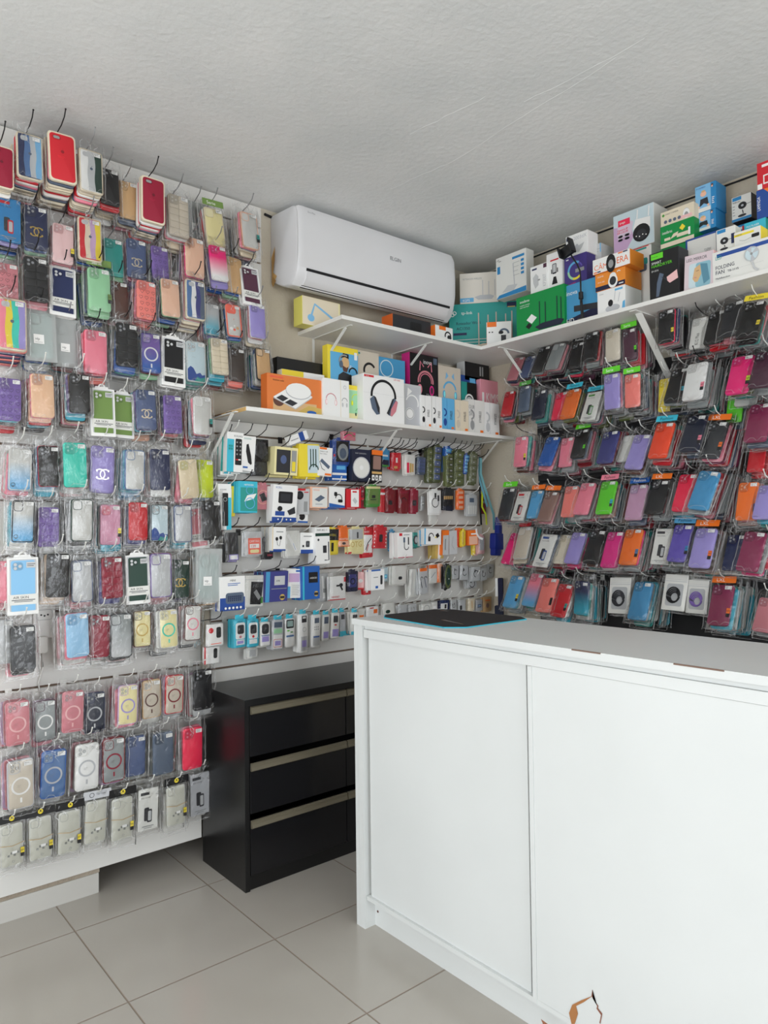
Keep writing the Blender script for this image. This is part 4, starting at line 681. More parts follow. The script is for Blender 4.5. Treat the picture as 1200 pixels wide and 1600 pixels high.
# crop F: x, y, w, h, distance, form, copies, body colour, kind name, category, description, hook colour, print
ITEMS = [
 [(78, 232, 46, 150, .08, A, 1, 'white', 'remote_control_box', 'box', 'teal and white remote control box behind a taller one', 'black', [('r', 'teal', .0, .1, .3, 1), ('rf', 'black', .4, .2, .8, .9, .5)]),
  (106, 218, 56, 155, .12, A, 2, 'white', 'remote_control_box', 'box', 'teal and white box with long black remote', 'white', [('r', 'aqua', 0, 0, .42, .82), ('t', 'dark_grey', 'KOLNG', .42, .88, .05, .5), ('rf', 'black', .5, .18, .9, .84, .5), ('r', 'red', .55, .3, .7, .33), ('r', 'white', .7, .3, .85, .33)] + [('e', 'grey', .6+.2*(i % 2), .75-.1*(i//2), .05, .05) for i in range(8)] + [('r', 'teal', .08+.14*(i % 2), .55+.07*(i//2), .18+.14*(i % 2), .6+.07*(i//2)) for i in range(4)]),
  (158, 222, 46, 136, .12, A, 2, 'white', 'remote_control_box', 'box', 'narrow white box with slanted black oval remote', 'black', [('t', 'teal', 'KOLNG', .12, .9, .045, .7), ('p', 'black', [(.3, .75), (.45, .78), (.7, .45), (.8, .22), (.72, .18), (.5, .25), (.3, .55)]), ('r', 'blue', .1, .08, .5, .13)]),
  (216, 205, 62, 100, .1, G, 1, 'black', 'cable_bag', 'cable', 'clear bag stuffed with black cables', 'black', [('p', 'charcoal', [(.2, .9), (.8, .85), (.95, .35), (.5, .1), (.1, .3)])] + cab('black')),
  (212, 275, 66, 60, .07, G, 1, 'dark_grey', 'cable_bag', 'cable', 'dark bag of cables under the black cable bag', None, cab('black')),
  (305, 252, 84, 108, .12, A, 2, 'pale_yellow', 'drive_enclosure_box', 'box', 'pale yellow box with grey disc drive frame', 'black', [('r', 'charcoal', .08, .08, .68, .9), ('e', 'slate_blue', .38, .55, .13, .16), ('r', 'grey', .72, .1, .94, .9), ('r', 'yellow', .75, .15, .9, .5)]),
  (352, 162, 74, 34, .14, A, 0, 'white', 'cable_box', 'box', 'white and blue box tilted across a black hook', 'black', [('r', 'denim', .55, 0, .8, 1), ('r', 'grey', .1, .4, .5, .5)]),
  (396, 250, 74, 128, .13, A, 1, 'yellow', 'cable_box', 'box', 'bright yellow box with green cable picture', 'black', [('r', 'ice', .4, .12, .98, .96)] + [('l', 'dark_green', [(.55+.13*i, .85), (.55+.13*i, .3)], .05) for i in range(3)] + [('o', 'dark_green', .7, .22, .22, .05, 0, 180)]),
  (456, 255, 54, 112, .13, A, 1, 'white', 'usb_hub_box', 'box', 'white box with slanted usb hub picture', 'black', [('r', 'orange', .1, .92, .6, .99), ('t', 'dark_grey', 'Adaptador USB', .1, .82, .05, .8), ('t', 'dark_grey', 'Tipo C Hub 4', .1, .74, .05, .7), ('l', 'slate', [(.2, .55), (.8, .3)], .2), ('l', 'black', [(.1, .5), (.3, .25), (.5, .2)], .03), ('r', 'orange', .5, .03, .95, .1)]),
  (512, 292, 56, 72, .1, A, 1, 'blue', 'adapter_box', 'box', 'blue box with white stripes low in the top row', None, [('r', 'white', 0, .3, 1, .42), ('r', 'sky_blue', .3, .6, .9, .8), ('r', 'white', 0, .05, 1, .12)]),
  (530, 216, 66, 96, .13, Cd, 2, 'denim', 'cable_pack', 'cable', 'blue blister pack with clear domed cable reel', 'black', [('r', 'black', .2, .1, .95, .95), ('e', 'clear_grey', .6, .5, .32, .4), ('e', 'slate', .6, .45, .2, .25), ('r', 'red', .05, .3, .15, .4)]),
  (598, 268, 72, 122, .13, A, 1, 'dark_navy', 'wireless_charger_box', 'box', 'dark navy box with round white charging disc', 'black', [('o', 'silver', .5, .42, .44, .05), ('e', 'off_white', .5, .42, .42, .42), ('e', 'white', .5, .42, .1, .1), ('t', 'silver', 'FAST CHARGING', .15, .85, .04, .7)]),
  (658, 272, 44, 124, .12, A, 1, 'black', 'earphone_box', 'box', 'orange-topped black box with three white earphone pictures', 'black', [('r', 'orange', 0, .85, 1, 1), ('rf', 'mocha', .15, .4, .85, .82, .6), ('r', 'tape', .05, .26, .95, .33)] + [('rf', 'white', .06+.32*i, .05, .3+.32*i, .22, .4) for i in range(3)] + [('e', 'black', .18+.32*i, .13, .05, .08) for i in range(3)]),
  (560, 152, 60, 40, .15, G, 1, 'rose', 'cable_bag', 'cable', 'pink and green bag of cables lying over the hooks', 'black', [('l', 'hot_pink', [(.1, .2), (.4, .7), (.7, .6), (.95, .8)], .07), ('l', 'green', [(.1, .5), (.5, .85), (.9, .5)], .05)]),
  (702, 240, 36, 66, .09, Cd, 2, 'sea_blue', 'card_reader_pack', 'adapter', 'small blue pack next to the red tube bag', 'black', [('r', 'white', .2, .6, .8, .7), ('r', 'night', .1, .1, .9, .4), ('r', 'green', .1, 0, .9, .1)]),
  (745, 248, 44, 76, .1, G, 2, 'red', 'adapter_bag', 'adapter', 'clear bag with small red box inside', 'black', [('r', 'red', .2, .2, .9, .9), ('r', 'white', .4, .4, .6, .7), ('r', 'tape', .2, .05, .6, .2)]),
  (797, 262, 52, 92, .12, G, 1, 'off_white', 'battery_bag', 'battery', 'clear bag with red and gold battery tubes', 'black', [('rf', 'neon_red', .2, .1, .42, .6, .3), ('rf', 'gold', .48, .12, .64, .58, .3), ('rf', 'tape', .68, .14, .84, .56, .3)]),
  (842, 265, 42, 76, .1, G, 2, 'slate', 'memory_card_bag', 'memory card', 'clear bag of grey-blue memory card sheets', 'black', [('r', 'slate_blue', .1+.42*(i % 2), .1+.2*(i//2), .48+.42*(i % 2), .26+.2*(i//2)) for i in range(8)])]
 + [(x, y, w, h, .09+.012*k, Cd, 2, c, 'memory_card_strip', 'memory card', d, 'black', [('rf', c2, .12, .06+.19*i, .88, .2+.19*i, .6) for i in range(5)] + [('e', 'silver', .5, .13+.19*i, .12, .05) for i in range(5)])
    for k, (x, y, w, h, c, c2, d) in enumerate(((878, 268, 30, 130, (86, 94, 58), (112, 120, 76), 'narrow olive strip of coin cells nearest the bag of grey sheets'), (906, 262, 34, 140, (86, 94, 58), 'slate_blue', 'olive and blue strip of blister cells with five pockets'), (948, 248, 32, 96, 'blue', 'sky_blue', 'bright blue strip of blister cells over olive ones'), (958, 290, 44, 120, (104, 112, 66), (80, 86, 56), 'moss green strip of cells hanging crooked under a blue strip'), (992, 280, 44, 136, (86, 94, 58), (112, 120, 76), 'wide olive strip with gold-green cell pockets'), (1022, 262, 28, 70, 'denim', 'sky_blue', 'short dark blue strip of cells near board end'), (1046, 280, 34, 120, (92, 98, 64), (120, 124, 100), 'last olive strip of cells beside the teal lanyards')))],
 [(66, 430, 44, 178, .11, A, 1, 'white', 'remote_control_box', 'box', 'tall white and teal box with black remote below the oval-remote box', 'white', [('r', 'aqua', .62, 0, 1, .7), ('t', 'dark_grey', 'KOLNG', .15, .86, .03, .7), ('rf', 'black', .3, .08, .75, .8, .6), ('o', 'grey', .52, .66, .13, .04)]),
  (96, 408, 22, 118, .1, A, 1, 'yellow', 'adapter_box', 'box', 'thin yellow box squeezed beside teal boxes', 'white', [('r', 'white', .3, .1, .5, .9)]),
  (156, 392, 66, 122, .13, A, 3, 'aqua', 'network_switch_box', 'box', 'turquoise box with white switch picture', 'black', [('r', 'teal', .1, .05, 1, .8), ('t', 'white', 'NETWORK', .3, .86, .05, .5), ('p', 'white', [(.3, .35), (.8, .45), (.95, .62), (.45, .55)]), ('o', 'sky_blue', .6, .3, .25, .04), ('o', 'sky_blue', .6, .72, .2, .03)]),
  (222, 392, 58, 96, .11, Cd, 1, 'rose', 'card_reader_pack', 'adapter', 'rose-coloured pack with black adapter', 'black', [('o', 'peach', .55, .5, .36, .03), ('p', 'black', [(.3, .6), (.6, .7), (.8, .4), (.5, .3)])]),
  (300, 415, 88, 142, .14, A, 1, 'white', 'card_reader_box', 'box', 'large white box with black device and blue base band', 'black', [('r', 'denim', 0, 0, 1, .12), ('t', 'blue', 'XCELL', .08, .9, .05, .3), ('rf', 'black', .22, .5, .8, .82, .4), ('r', 'charcoal', .3, .56, .7, .76), ('r', 'denim', .12, .16, .5, .28), ('e', 'black', .3, .35, .1, .09), ('p', 'charcoal', [(.6, .3), (.9, .42), (.95, .24), (.7, .18)])] + [('e', 'white', .25+.17*i, .06, .03, .03) for i in range(4)]),
  (368, 408, 52, 100, .12, A, 1, 'light_grey', 'camera_box', 'box', 'grey box with red top and black lens', 'white', [('r', 'red', .05, .92, .7, 1), ('e', 'black', .3, .74, .26, .26), ('e', 'charcoal', .3, .74, .15, .15), ('r', 'red', .6, .84, .9, .88), ('r', 'grey', .6, .1, .85, .5)]),
  (366, 474, 44, 34, .1, A, 0, 'white', 'camera_box', 'box', 'small white box with black lens under the red-topped box', None, [('e', 'black', .5, .7, .25, .25), ('r', 'blue', 0, 0, 1, .2)]),
  (432, 394, 66, 82, .12, A, 3, 'peach', 'adapter_box', 'box', 'peach box with grey adapter picture', 'white', [('r', 'off_white', .12, .05, .98, .95), ('t', 'orange', 'KOLNG', .2, .82, .07, .4), ('p', 'slate', [(.25, .4), (.5, .3), (.85, .5), (.6, .62)]), ('r', 'silver', .3, .15, .7, .22)]),
  (503, 393, 60, 80, .12, A, 2, 'white', 'adapter_box', 'box', 'white box with blue base and black cable adapter', 'white', [('p', 'blue', [(0, 0), (1, 0), (1, .1), (0, .2)]), ('rf', 'black', .3, .55, .5, .75, .5), ('o', 'black', .6, .45, .2, .05, -30, 180), ('rf', 'black', .55, .25, .85, .4, .5)]),
  (568, 397, 56, 74, .12, A, 2, 'red', 'adapter_box', 'box', 'red and white box with slanted white device', 'black', [('r', 'white', .3, .05, .85, .95), ('p', 'light_grey', [(.4, .4), (.6, .2), (.75, .35), (.55, .55)]), ('r', 'red', .4, .8, .7, .88)]),
  (612, 395, 36, 74, .1, Cd, 2, 'crimson', 'memory_card_pack', 'memory card', 'crimson card pack with dark cables', 'white', dev('dark_red') + [('t', 'white', 'SD', .4, .8, .08, .4)]),
  (655, 388, 56, 76, .12, Cd, 2, 'green', 'memory_card_pack', 'memory card', 'apple green card with small black chip', 'white', [('r', 'pale_yellow', 0, .88, 1, 1), ('r', 'moss_green', .1, .1, .9, .85), ('rf', 'black', .4, .4, .65, .55, .2), ('r', 'dark_green', .3, .3, .7, .34)]),
  (693, 408, 28, 84, .09, Cd, 1, 'red', 'memory_card_pack', 'memory card', 'narrow bright red card behind the apple green one', 'white', [('r', 'white', .1, .8, .9, .9)]),
  (722, 405, 38, 86, .1, Cd, 3, 'dark_red', 'memory_card_pack', 'memory card', 'dark red card with black chip beside a white gap', 'white', dev('black', .3, .3, .7, .5)),
  (774, 408, 42, 88, .1, Cd, 3, 'dark_red', 'memory_card_pack', 'memory card', 'wide dark red card with cable print after a white gap', 'white', [('o', 'black', .5, .5, .25, .06, 0, 200), ('r', 'crimson', .1, .85, .9, .95)]),
  (816, 408, 32, 88, .1, Cd, 3, 'crimson', 'memory_card_pack', 'memory card', 'last crimson card pack before clear packs', 'white', dev('charcoal', .25, .3, .75, .55)),
  (848, 412, 20, 60, .06, G, 1, 'light_grey', 'adapter_bag', 'adapter', 'small clear pack with grey plug', 'white', dev('grey')),
  (897, 412, 50, 90, .12, Cd, 1, 'white', 'charging_cable_card', 'cable', 'white card with coiled black cable', 'white', [('o', 'black', .5, .48, .28, .05, 60, 400), ('r', 'black', .45, .7, .6, .9), ('r', 'charcoal', .7, .55, .85, .8)]),
  (888, 478, 40, 46, .09, G, 0, 'off_white', 'adapter_bag', 'adapter', 'crumpled clear bag below the coiled-cable card', None, []),
  (948, 402, 50, 82, .1, Cd, 1, 'charcoal', 'battery_pack', 'battery', 'black card with four copper-topped batteries', 'white', [('r', 'dark_navy', 0, 0, 1, .2)] + [q for i in range(5) for q in (('r', 'black', .1+.16*i, .2, .22+.16*i, .52), ('r', 'tape', .1+.16*i, .52, .22+.16*i, .68))]),
  (996, 402, 34, 76, .1, Cd, 1, 'orange', 'battery_strip', 'battery', 'orange strip of small batteries', 'white', [('r', 'orange_red', .05, .22+.25*i, .95, .27+.25*i) for i in range(3)] + [('rf', 'peach', .25, .05+.25*i, .8, .18+.25*i, .5) for i in range(4)]),
  (1040, 425, 50, 84, .1, Cd, 1, 'light_grey', 'battery_charger_pack', 'charger', 'clear pack with grey battery charger', 'white', [('r', 'slate', .3, .65, .7, .85)] + [('rf', 'off_white', .15+.2*i, .1, .3+.2*i, .5, .4) for i in range(4)]),
  (1085, 415, 28, 90, .07, G, 0, 'crimson', 'adapter_bag', 'adapter', 'dark red bag half hidden by hanging lanyards', 'white', [('e', 'light_grey', .6, .6, .3, .2)])],
 [(104, 580, 50, 128, .12, G, 2, 'dark_grey', 'cable_bag', 'cable', 'long black bagged strap with small price tag', 'black', [('rf', 'black', .25, .25, .8, .95, .5), ('r', 'lavender', .2, .02, .95, .22), ('r', 'white', .28, .05, .88, .19)]),
  (186, 568, 74, 108, .14, G, 3, 'light_grey', 'memory_card_bag', 'memory card', 'clear bag with red CARTAO 139 price card', 'black', [('r', 'coral', .2, .05, .9, .72), ('r', 'white', .28, .3, .82, .48), ('t', 'white', 'CARTAO', .26, .54, .1, .56), ('t', 'red', '139', .38, .33, .11, .3), ('rf', 'pale_yellow', .3, .1, .8, .24, .5)]),
  (245, 585, 44, 96, .09, G, 1, 'charcoal', 'cable_bag', 'cable', 'black and red cable bag behind the earphone box', 'black', [('l', 'black', [(.2, .9), (.6, .5), (.3, .2), (.8, .15)], .12), ('r', 'crimson', .4, .1, .9, .2)]),
  (276, 555, 50, 92, .13, A, 2, 'white', 'earphone_box', 'box', 'white box with black clip earphones and blue foot', 'white', [('r', 'denim', 0, 0, 1, .07), ('r', 'cream', .1, .0, .0, 1)] + buds() + [('r', 'grey', .3, .78, .8, .82)]),
  (338, 568, 66, 118, .12, G, 2, 'off_white', 'cable_bag', 'cable', 'puffy clear bag with rolled white cable', 'white', [('l', 'white', [(.2, .85), (.5, .5), (.75, .2)], .16), ('l', 'blue', [(.55, .5), (.7, .25)], .02)]),
  (386, 570, 46, 80, .11, A, 2, 'white', 'adapter_box', 'box', 'small white box with plug icons and blue foot', 'white', [('r', 'denim', 0, 0, 1, .18), ('r', 'grey', .2, .8, .85, .85)] + dev('dark_grey', .4, .3, .7, .6) + [('r', 'black', .12, .3, .25, .4)]),
  (447, 581, 54, 142, .13, A, 1, 'white', 'wifi_adapter_box', 'box', 'tall white box with green stripe and black antenna', 'white', [('r', 'dark_green', 0, .76, 1, .84), ('t', 'dark_grey', 'WIFI 802.11', .1, .9, .05, .8), ('e', 'dark_grey', .2, .66, .07, .07), ('l', 'black', [(.9, .6), (.9, .1), (.6, .1)], .06), ('r', 'charcoal', .5, .3, .75, .5)]),
  (496, 565, 46, 96, .12, Cd, 3, 'yellow', 'adapter_pack', 'adapter', 'black over yellow pack with black adapter', 'white', [('r', 'black', 0, .55, 1, 1), ('t', 'yellow', 'X-CELL', .2, .72, .09, .6), ('rf', 'black', .4, .1, .6, .45, .3), ('r', 'charcoal', .1, .1, .2, .45)]),
  (541, 548, 50, 74, .12, Cd, 2, 'orange', 'adapter_pack', 'adapter', 'orange pack with peach window', 'white', [('t', 'white', 'ADAPTER', .15, .35, .1, .7), ('rf', 'peach', .1, .05, .9, .3, .3), ('e', 'dark_grey', .5, .17, .14, .08)]),
  (588, 562, 62, 96, .12, Cd, 2, 'pale_yellow', 'adapter_pack', 'adapter', 'pale yellow pack with OTG lettering', 'white', [('r', 'light_grey', .05, .55, .95, .97), ('t', 'gold', 'OTG', .15, .25, .22, .7), ('r', 'dark_grey', .55, .6, .65, .85), ('r', 'red', 0, 0, .2, .06)]),
  (634, 570, 42, 110, .11, Cd, 2, 'red', 'cable_pack', 'cable', 'red and white card with red-black cables', 'white', [('r', 'white', .08, .15, .92, .78), ('t', 'white', 'KAIDI', .15, .86, .06, .7), ('l', 'black', [(.3, .25), (.5, .5), (.8, .65)], .07), ('l', 'red', [(.4, .2), (.55, .45)], .06)]),
  (682, 550, 54, 84, .12, Cd, 2, 'red', 'adapter_pack', 'adapter', 'bright red rounded card with dotted white border', 'white', [('e', 'white', .08, .1+.17*i, .035, .035) for i in range(5)] + [('e', 'white', .92, .1+.17*i, .035, .035) for i in range(5)] + dev('charcoal', .42, .3, .66, .65)),
  (728, 560, 22, 76, .09, Cd, 1, 'sea_blue', 'adapter_pack', 'adapter', 'narrow blue card between red card and white box', 'white', [('r', 'white', .1, .1, .5, .9)]),
  (768, 578, 62, 98, .14, A, 1, 'white', 'hdmi_cable_box', 'box', 'white box with grey adapter cable and red logo', 'white', [('r', 'red', .12, .86, .32, .97), ('r', 'grey', .42, .88, .8, .91), ('r', 'slate', .38, .6, .5, .8), ('r', 'charcoal', .68, .5, .76, .8), ('o', 'charcoal', .58, .42, .14, .04, 180, 360), ('l', 'charcoal', [(.44, .62), (.44, .42)], .04), ('r', 'rose', 0, 0, 1, .03)]),
  (820, 556, 44, 68, .1, G, 2, 'teal', 'smart_watch_pack', 'watch', 'clear teal blister pack with grey round watch', 'white', [('e', 'dark_grey', .5, .5, .28, .38), ('e', 'silver', .55, .5, .18, .26)]),
  (876, 546, 72, 62, .13, A, 1, 'white', 'adapter_box', 'box', 'white box with black cable and yellow-black plug', 'white', [('r', 'sky_blue', 0, 0, .08, 1), ('o', 'black', .4, .5, .14, .04, 0, 230), ('rf', 'charcoal', .22, .2, .36, .5, .2), ('p', 'black', [(.65, .6), (.75, .4), (.9, .55), (.8, .75)]), ('r', 'yellow', .62, .42, .7, .5)]),
  (903, 600, 36, 60, .09, A, 1, 'gold', 'cable_box', 'box', 'yellow and white thin boxes below the yellow-plug box', None, [('r', 'white', .3, 0, .6, 1)]),
  (925, 568, 30, 96, .11, A, 2, 'orange', 'cable_box', 'box', 'slim orange box with thin black cable', 'white', [('r', 'light_grey', .15, 0, .98, .8), ('l', 'black', [(.5, .65), (.5, .2)], .08)]),
  (956, 568, 34, 92, .11, A, 1, 'light_grey', 'cable_box', 'box', 'slim grey box beside the orange one', 'white', [('l', 'grey', [(.5, .75), (.3, .4), (.6, .2)], .04)]),
  (996, 552, 42, 66, .11, Cd, 3, 'orange', 'cable_pack', 'cable', 'orange pack leaning on yellow ones', 'white', [('r', 'orange_red', .1, 0, .3, 1)]),
  (1008, 552, 18, 60, .13, Cd, 3, 'yellow', 'cable_pack', 'cable', 'thin yellow packs in front of an orange pack', None, [('r', 'gold', .2, .1, .5, .9)]),
  (1033, 550, 44, 58, .11, A, 1, 'orange', 'adapter_box', 'box', 'orange and peach box near the board end', 'white', [('r', 'peach', .1, .05, .95, .6), ('r', 'white', .3, .7, .8, .8)]),
  (1056, 590, 26, 50, .08, Cd, 1, 'yellow', 'adapter_pack', 'adapter', 'small yellow and pink packs under the peach box', None, [('r', 'pale_pink', .4, 0, 1, 1)]),
  (1078, 578, 28, 70, .1, Cd, 1, 'pale_pink', 'adapter_pack', 'adapter', 'pale pink pack with grey window before the lanyards', 'white', [('r', 'light_grey', .2, .2, .9, .9)])],
 [(96, 765, 86, 132, .13, A, 2, 'white', 'keyboard_box', 'box', 'white and blue box with mini keyboard', 'black', [('r', 'denim', 0, 0, 1, .38), ('t', 'dark_grey', 'MINI', .4, .85, .06, .4), ('r', 'blue', .3, .78, .8, .8), ('r', 'blue', .3, .73, .7, .75), ('rf', 'slate', .22, .2, .95, .52, .8)] + [('r', 'navy', .3+.08*(i % 7), .27+.06*(i//7), .35+.08*(i % 7), .31+.06*(i//7)) for i in range(21)] + [('e', 'white', .2+.15*i, .08, .045, .045) for i in range(5)]),
  (190, 752, 80, 142, .14, G, 1, 'off_white', 'battery_bag', 'battery', 'silver zip bag with long black laptop battery', 'white', [('p', 'black', [(.28, .08), (.85, .06), (.95, .78), (.32, .8)]), ('p', 'grey', [(.45, .45), (.6, .55), (.85, .3), (.72, .2)]), ('r', 'green', .85, .1, .95, .3), ('r', 'light_grey', 0, .86, 1, .88)] + [('r', 'dark_grey', .4, .62+.04*i, .88, .635+.04*i) for i in range(3)]),
  (268, 738, 80, 118, .14, A, 2, 'indigo', 'tv_box_carton', 'box', 'violet-blue TV box carton with grey label', 'black', [('r', 'sea_blue', 0, 0, .18, 1), ('r', 'light_grey', .38, .55, .85, .85), ('t', 'black', 'X98', .45, .66, .06, .3), ('r', 'grey', .25, .42, .95, .44), ('e', 'gold', .76, .14, .12, .12), ('r', 'charcoal', .66, .1, .86, .18)]),
  (338, 728, 56, 112, .13, A, 1, 'white', 'tv_box_carton', 'box', 'white and blue carton with lilac sticker', 'black', [('r', 'sky_blue', 0, 0, .22, .4), ('r', 'blue', .55, .9, .95, .96), ('r', 'lilac', .1, .55, .8, .85), ('r', 'off_white', .25, .05, .95, .5)] + lines('grey', .32, .42, .5, 6, .06)),
  (402, 725, 64, 128, .15, A, 2, 'blue', 'tv_box_carton', 'box', 'bright blue TV box carton with black label', 'black', [('r', 'aqua', 0, 0, .1, 1), ('r', 'black', .35, .5, .88, .82), ('t', 'white', 'ANDROID', .42, .62, .05, .4), ('e', 'gold', .78, .16, .13, .13), ('r', 'charcoal', .66, .12, .9, .2)]),
  (458, 738, 44, 126, .1, G, 2, 'light_grey', 'cable_bag', 'cable', 'crumpled clear bag with white tubes', 'white', [('l', 'white', [(.4, .9), (.6, .1)], .2), ('r', 'grey', .5, .3, .8, .45)]),
  (515, 742, 72, 108, .14, G, 1, 'white', 'earphone_bag', 'earphones', 'zip bag with white box of a black ear headset', 'white', [('r', 'red', .88, .75, 1, .95), ('r', 'red', 0, 0, 1, .04), ('l', 'black', [(.4, .6), (.65, .6), (.8, .4)], .1), ('e', 'black', .7, .62, .12, .1), ('t', 'red', 'HEADSET', .12, .1, .07, .5)]),
  (575, 720, 42, 78, .12, Cd, 1, 'night', 'cable_pack', 'cable', 'dark violet blister pack with coiled cable', 'white', [('rf', 'indigo', .15, .2, .85, .85, .8), ('o', 'black', .5, .5, .2, .08)]),
  (604, 715, 36, 80, .1, G, 2, 'pale_pink', 'cable_bag', 'cable', 'clear bag with pinkish plugs', 'white', [('e', 'white', .5, .5, .3, .2), ('r', 'red', 0, 0, 1, .1)]),
  (630, 728, 30, 90, .1, Cd, 1, 'red', 'cable_pack', 'cable', 'red card left of the white earphone carton', 'white', [('r', 'white', .3, .1, .6, .9)]),
  (662, 712, 52, 80, .13, A, 1, 'white', 'bluetooth_adapter_box', 'box', 'white box with blue top and slim black stick', 'white', [('r', 'blue', .0, .92, .7, 1), ('rf', 'charcoal', .68, .25, .85, .7, .5), ('r', 'grey', .15, .6, .5, .64), ('r', 'blue', .3, .08, .5, .2)]),
  (705, 690, 40, 62, .1, G, 2, 'ice', 'adapter_bag', 'adapter', 'clear bag with pale blue plugs', 'white', dev('sky_blue', .2, .2, .6, .5)),
  (755, 692, 72, 84, .13, G, 3, 'off_white', 'adapter_bag', 'adapter', 'bulging clear bags with a black plug', 'white', [('rf', 'black', .45, .25, .7, .42, .5), ('l', 'white', [(.2, .8), (.3, .2)], .04)]),
  (812, 722, 44, 128, .11, G, 3, 'off_white', 'cable_bag', 'cable', 'row of long clear bags seen edge-on', 'white', [('l', 'light_grey', [(.3, .9), (.3, .1)], .08), ('l', 'light_grey', [(.7, .9), (.7, .1)], .08)]),
  (850, 715, 46, 118, .13, G, 1, 'light_grey', 'cable_bag', 'cable', 'clear bag holding a black auxiliary cable pair', 'white', [('r', 'orange', .1, .88, .9, 1), ('o', 'black', .3, .6, .14, .05, 0, 200), ('l', 'black', [(.16, .6), (.3, .25)], .07), ('o', 'black', .72, .6, .14, .05, 0, 200), ('l', 'slate', [(.6, .6), (.75, .25)], .07)]),
  (888, 692, 36, 72, .1, Cd, 2, 'off_white', 'cable_pack', 'cable', 'white card with orange top and diagonal cable', 'white', [('r', 'orange', 0, .8, 1, 1), ('l', 'slate', [(.3, .3), (.8, .6)], .04)]),
  (918, 690, 30, 66, .1, Cd, 2, 'peach', 'cable_pack', 'cable', 'peach card with slanted orange edge', 'white', [('p', 'orange', [(0, 0), (.3, 0), (.0, 1)])]),
  (944, 702, 34, 88, .12, Cd, 1, 'charcoal', 'earphone_case_pack', 'earphones', 'dark green oval pouch with white print', 'white', [('e', 'black', .4, .5, .48, 1.2), ('e', 'olive', .6, .5, .42, 1.1), ('e', 'dark_green', .65, .5, .3, .85), ('e', 'white', .7, .4, .05, .08)])]
 + [(x, y, w, h, d, G, 2, 'light_grey', 'cable_bag', 'cable', s, 'white', [('o', 'black', .5, .5, .26, .06, a, a+250), ('r', 'black', .3, .6, .42, .8)]) for x, y, w, h, d, s, a in ((975, 682, 34, 60, .1, 'small clear bag with black loop after the green pouch', 30), (1010, 684, 40, 66, .11, 'clear bag with white and black cable loop', 90), (1055, 688, 46, 64, .12, 'wide clear bag with large black cable loop', 10), (1085, 690, 36, 56, .11, 'clear bag with dark micro cable near board end', 150), (1112, 675, 36, 58, .1, 'outermost clear bag with knotted black cable', 60), (1040, 728, 50, 38, .08, 'low clear bag with black loop under the wide one', 200))],
 [(38, 925, 64, 98, .16, G, 1, 'white', 'earphone_bag', 'earphones', 'white box of black earbuds with red seal', 'black', [('e', 'red', .22, .72, .16, .16), ('rf', 'black', .55, .35, .85, .85, .8), ('r', 'orange_red', .2, .08, .85, .11)]),
  (24, 1005, 62, 76, .13, G, 1, 'white', 'earphone_bag', 'earphones', 'lower white box with black earbuds at board corner', None, [('r', 'red', 0, 0, .1, 1), ('rf', 'black', .6, .3, .85, .9, .8)])]
 + [(x, y, w, h, d, 'remote', n, b_, 'remote_control_pack', 'remote control', s, 'white', a) for x, y, w, h, d, n, b_, s, a in (
  (131, 922, 50, 116, .14, 4, 'aqua', 'teal card with dark-screened white remote beside violet price label', [('rf', 'white', .14, .3, .9, .88, 1.2), ('rf', 'charcoal', .28, .48, .8, .8, 1), ('e', 'rose', .52, .38, .1, .1), ('r', 'white', .18, .1, .84, .28), ('r', 'lavender', .25, .14, .75, .24), ('t', 'navy', 'KOLNG', .3, .9, .05, .4)]),
  (181, 921, 48, 112, .14, 4, 'aqua', 'teal card with dark-screened white remote beside grey label', [('rf', 'white', .14, .3, .9, .88, 1.2), ('rf', 'charcoal', .28, .48, .8, .8, 1), ('e', 'red', .52, .38, .1, .1), ('r', 'white', .18, .12, .84, .28), ('t', 'navy', 'KOLNG', .3, .9, .05, .4)]),
  (229, 925, 42, 98, .14, 3, 'off_white', 'round-topped white remote with dark screen', [('rf', 'charcoal', .15, .5, .85, .92, 2), ('r', 'white', .08, .05, .95, .5), ('r', 'lavender', .15, .18, .85, .4), ('r', 'steel_blue', .1, .42, .9, .46)]),
  (278, 928, 48, 122, .14, 3, 'silver', 'grey remote with green screen and red button', [('r', 'slate', .15, .74, .85, .92), ('e', 'red', .75, .64, .09, .06), ('r', 'mint', .12, .55, .85, .7), ('r', 'white', .1, .05, .9, .5), ('rr', 'red', .15, .1, .85, .35, .03, .2), ('r', 'lavender', .25, .15, .75, .3)]),
  (325, 920, 40, 116, .14, 2, 'white', 'white remote with black square screen and green buttons', [('rf', 'black', .1, .66, .9, .96, .8), ('rf', 'frost', .2, .72, .8, .92, .5), ('r', 'lime_green', .2, .56, .45, .6), ('r', 'green', .55, .5, .8, .54), ('r', 'white', .1, .05, .9, .42), ('r', 'steel_blue', .1, .36, .9, .42)]),
  (378, 922, 38, 158, .15, 3, 'white', 'longest white remote with two small screens', [('r', 'charcoal', .3, .78, .85, .95), ('r', 'white', .4, .88, .75, .93), ('o', 'light_grey', .58, .6, .2, .05), ('r', 'light_grey', .2, .05, .9, .42), ('r', 'lavender', .3, .15, .8, .32)]),
  (428, 912, 36, 132, .15, 3, 'white', 'white remote with dark screen and six grey buttons', [('r', 'slate', .25, .74, .8, .9)] + [('e', 'grey', .3+.2*(i % 3), .62-.07*(i//3), .06, .06) for i in range(6)] + [('r', 'light_grey', .1, .05, .9, .36), ('r', 'blue', .15, .3, .85, .34)]),
  (465, 900, 34, 106, .14, 3, 'off_white', 'small remote with grey screen over teal packs', [('r', 'slate', .25, .66, .8, .92), ('r', 'lavender', .2, .1, .85, .35)]),
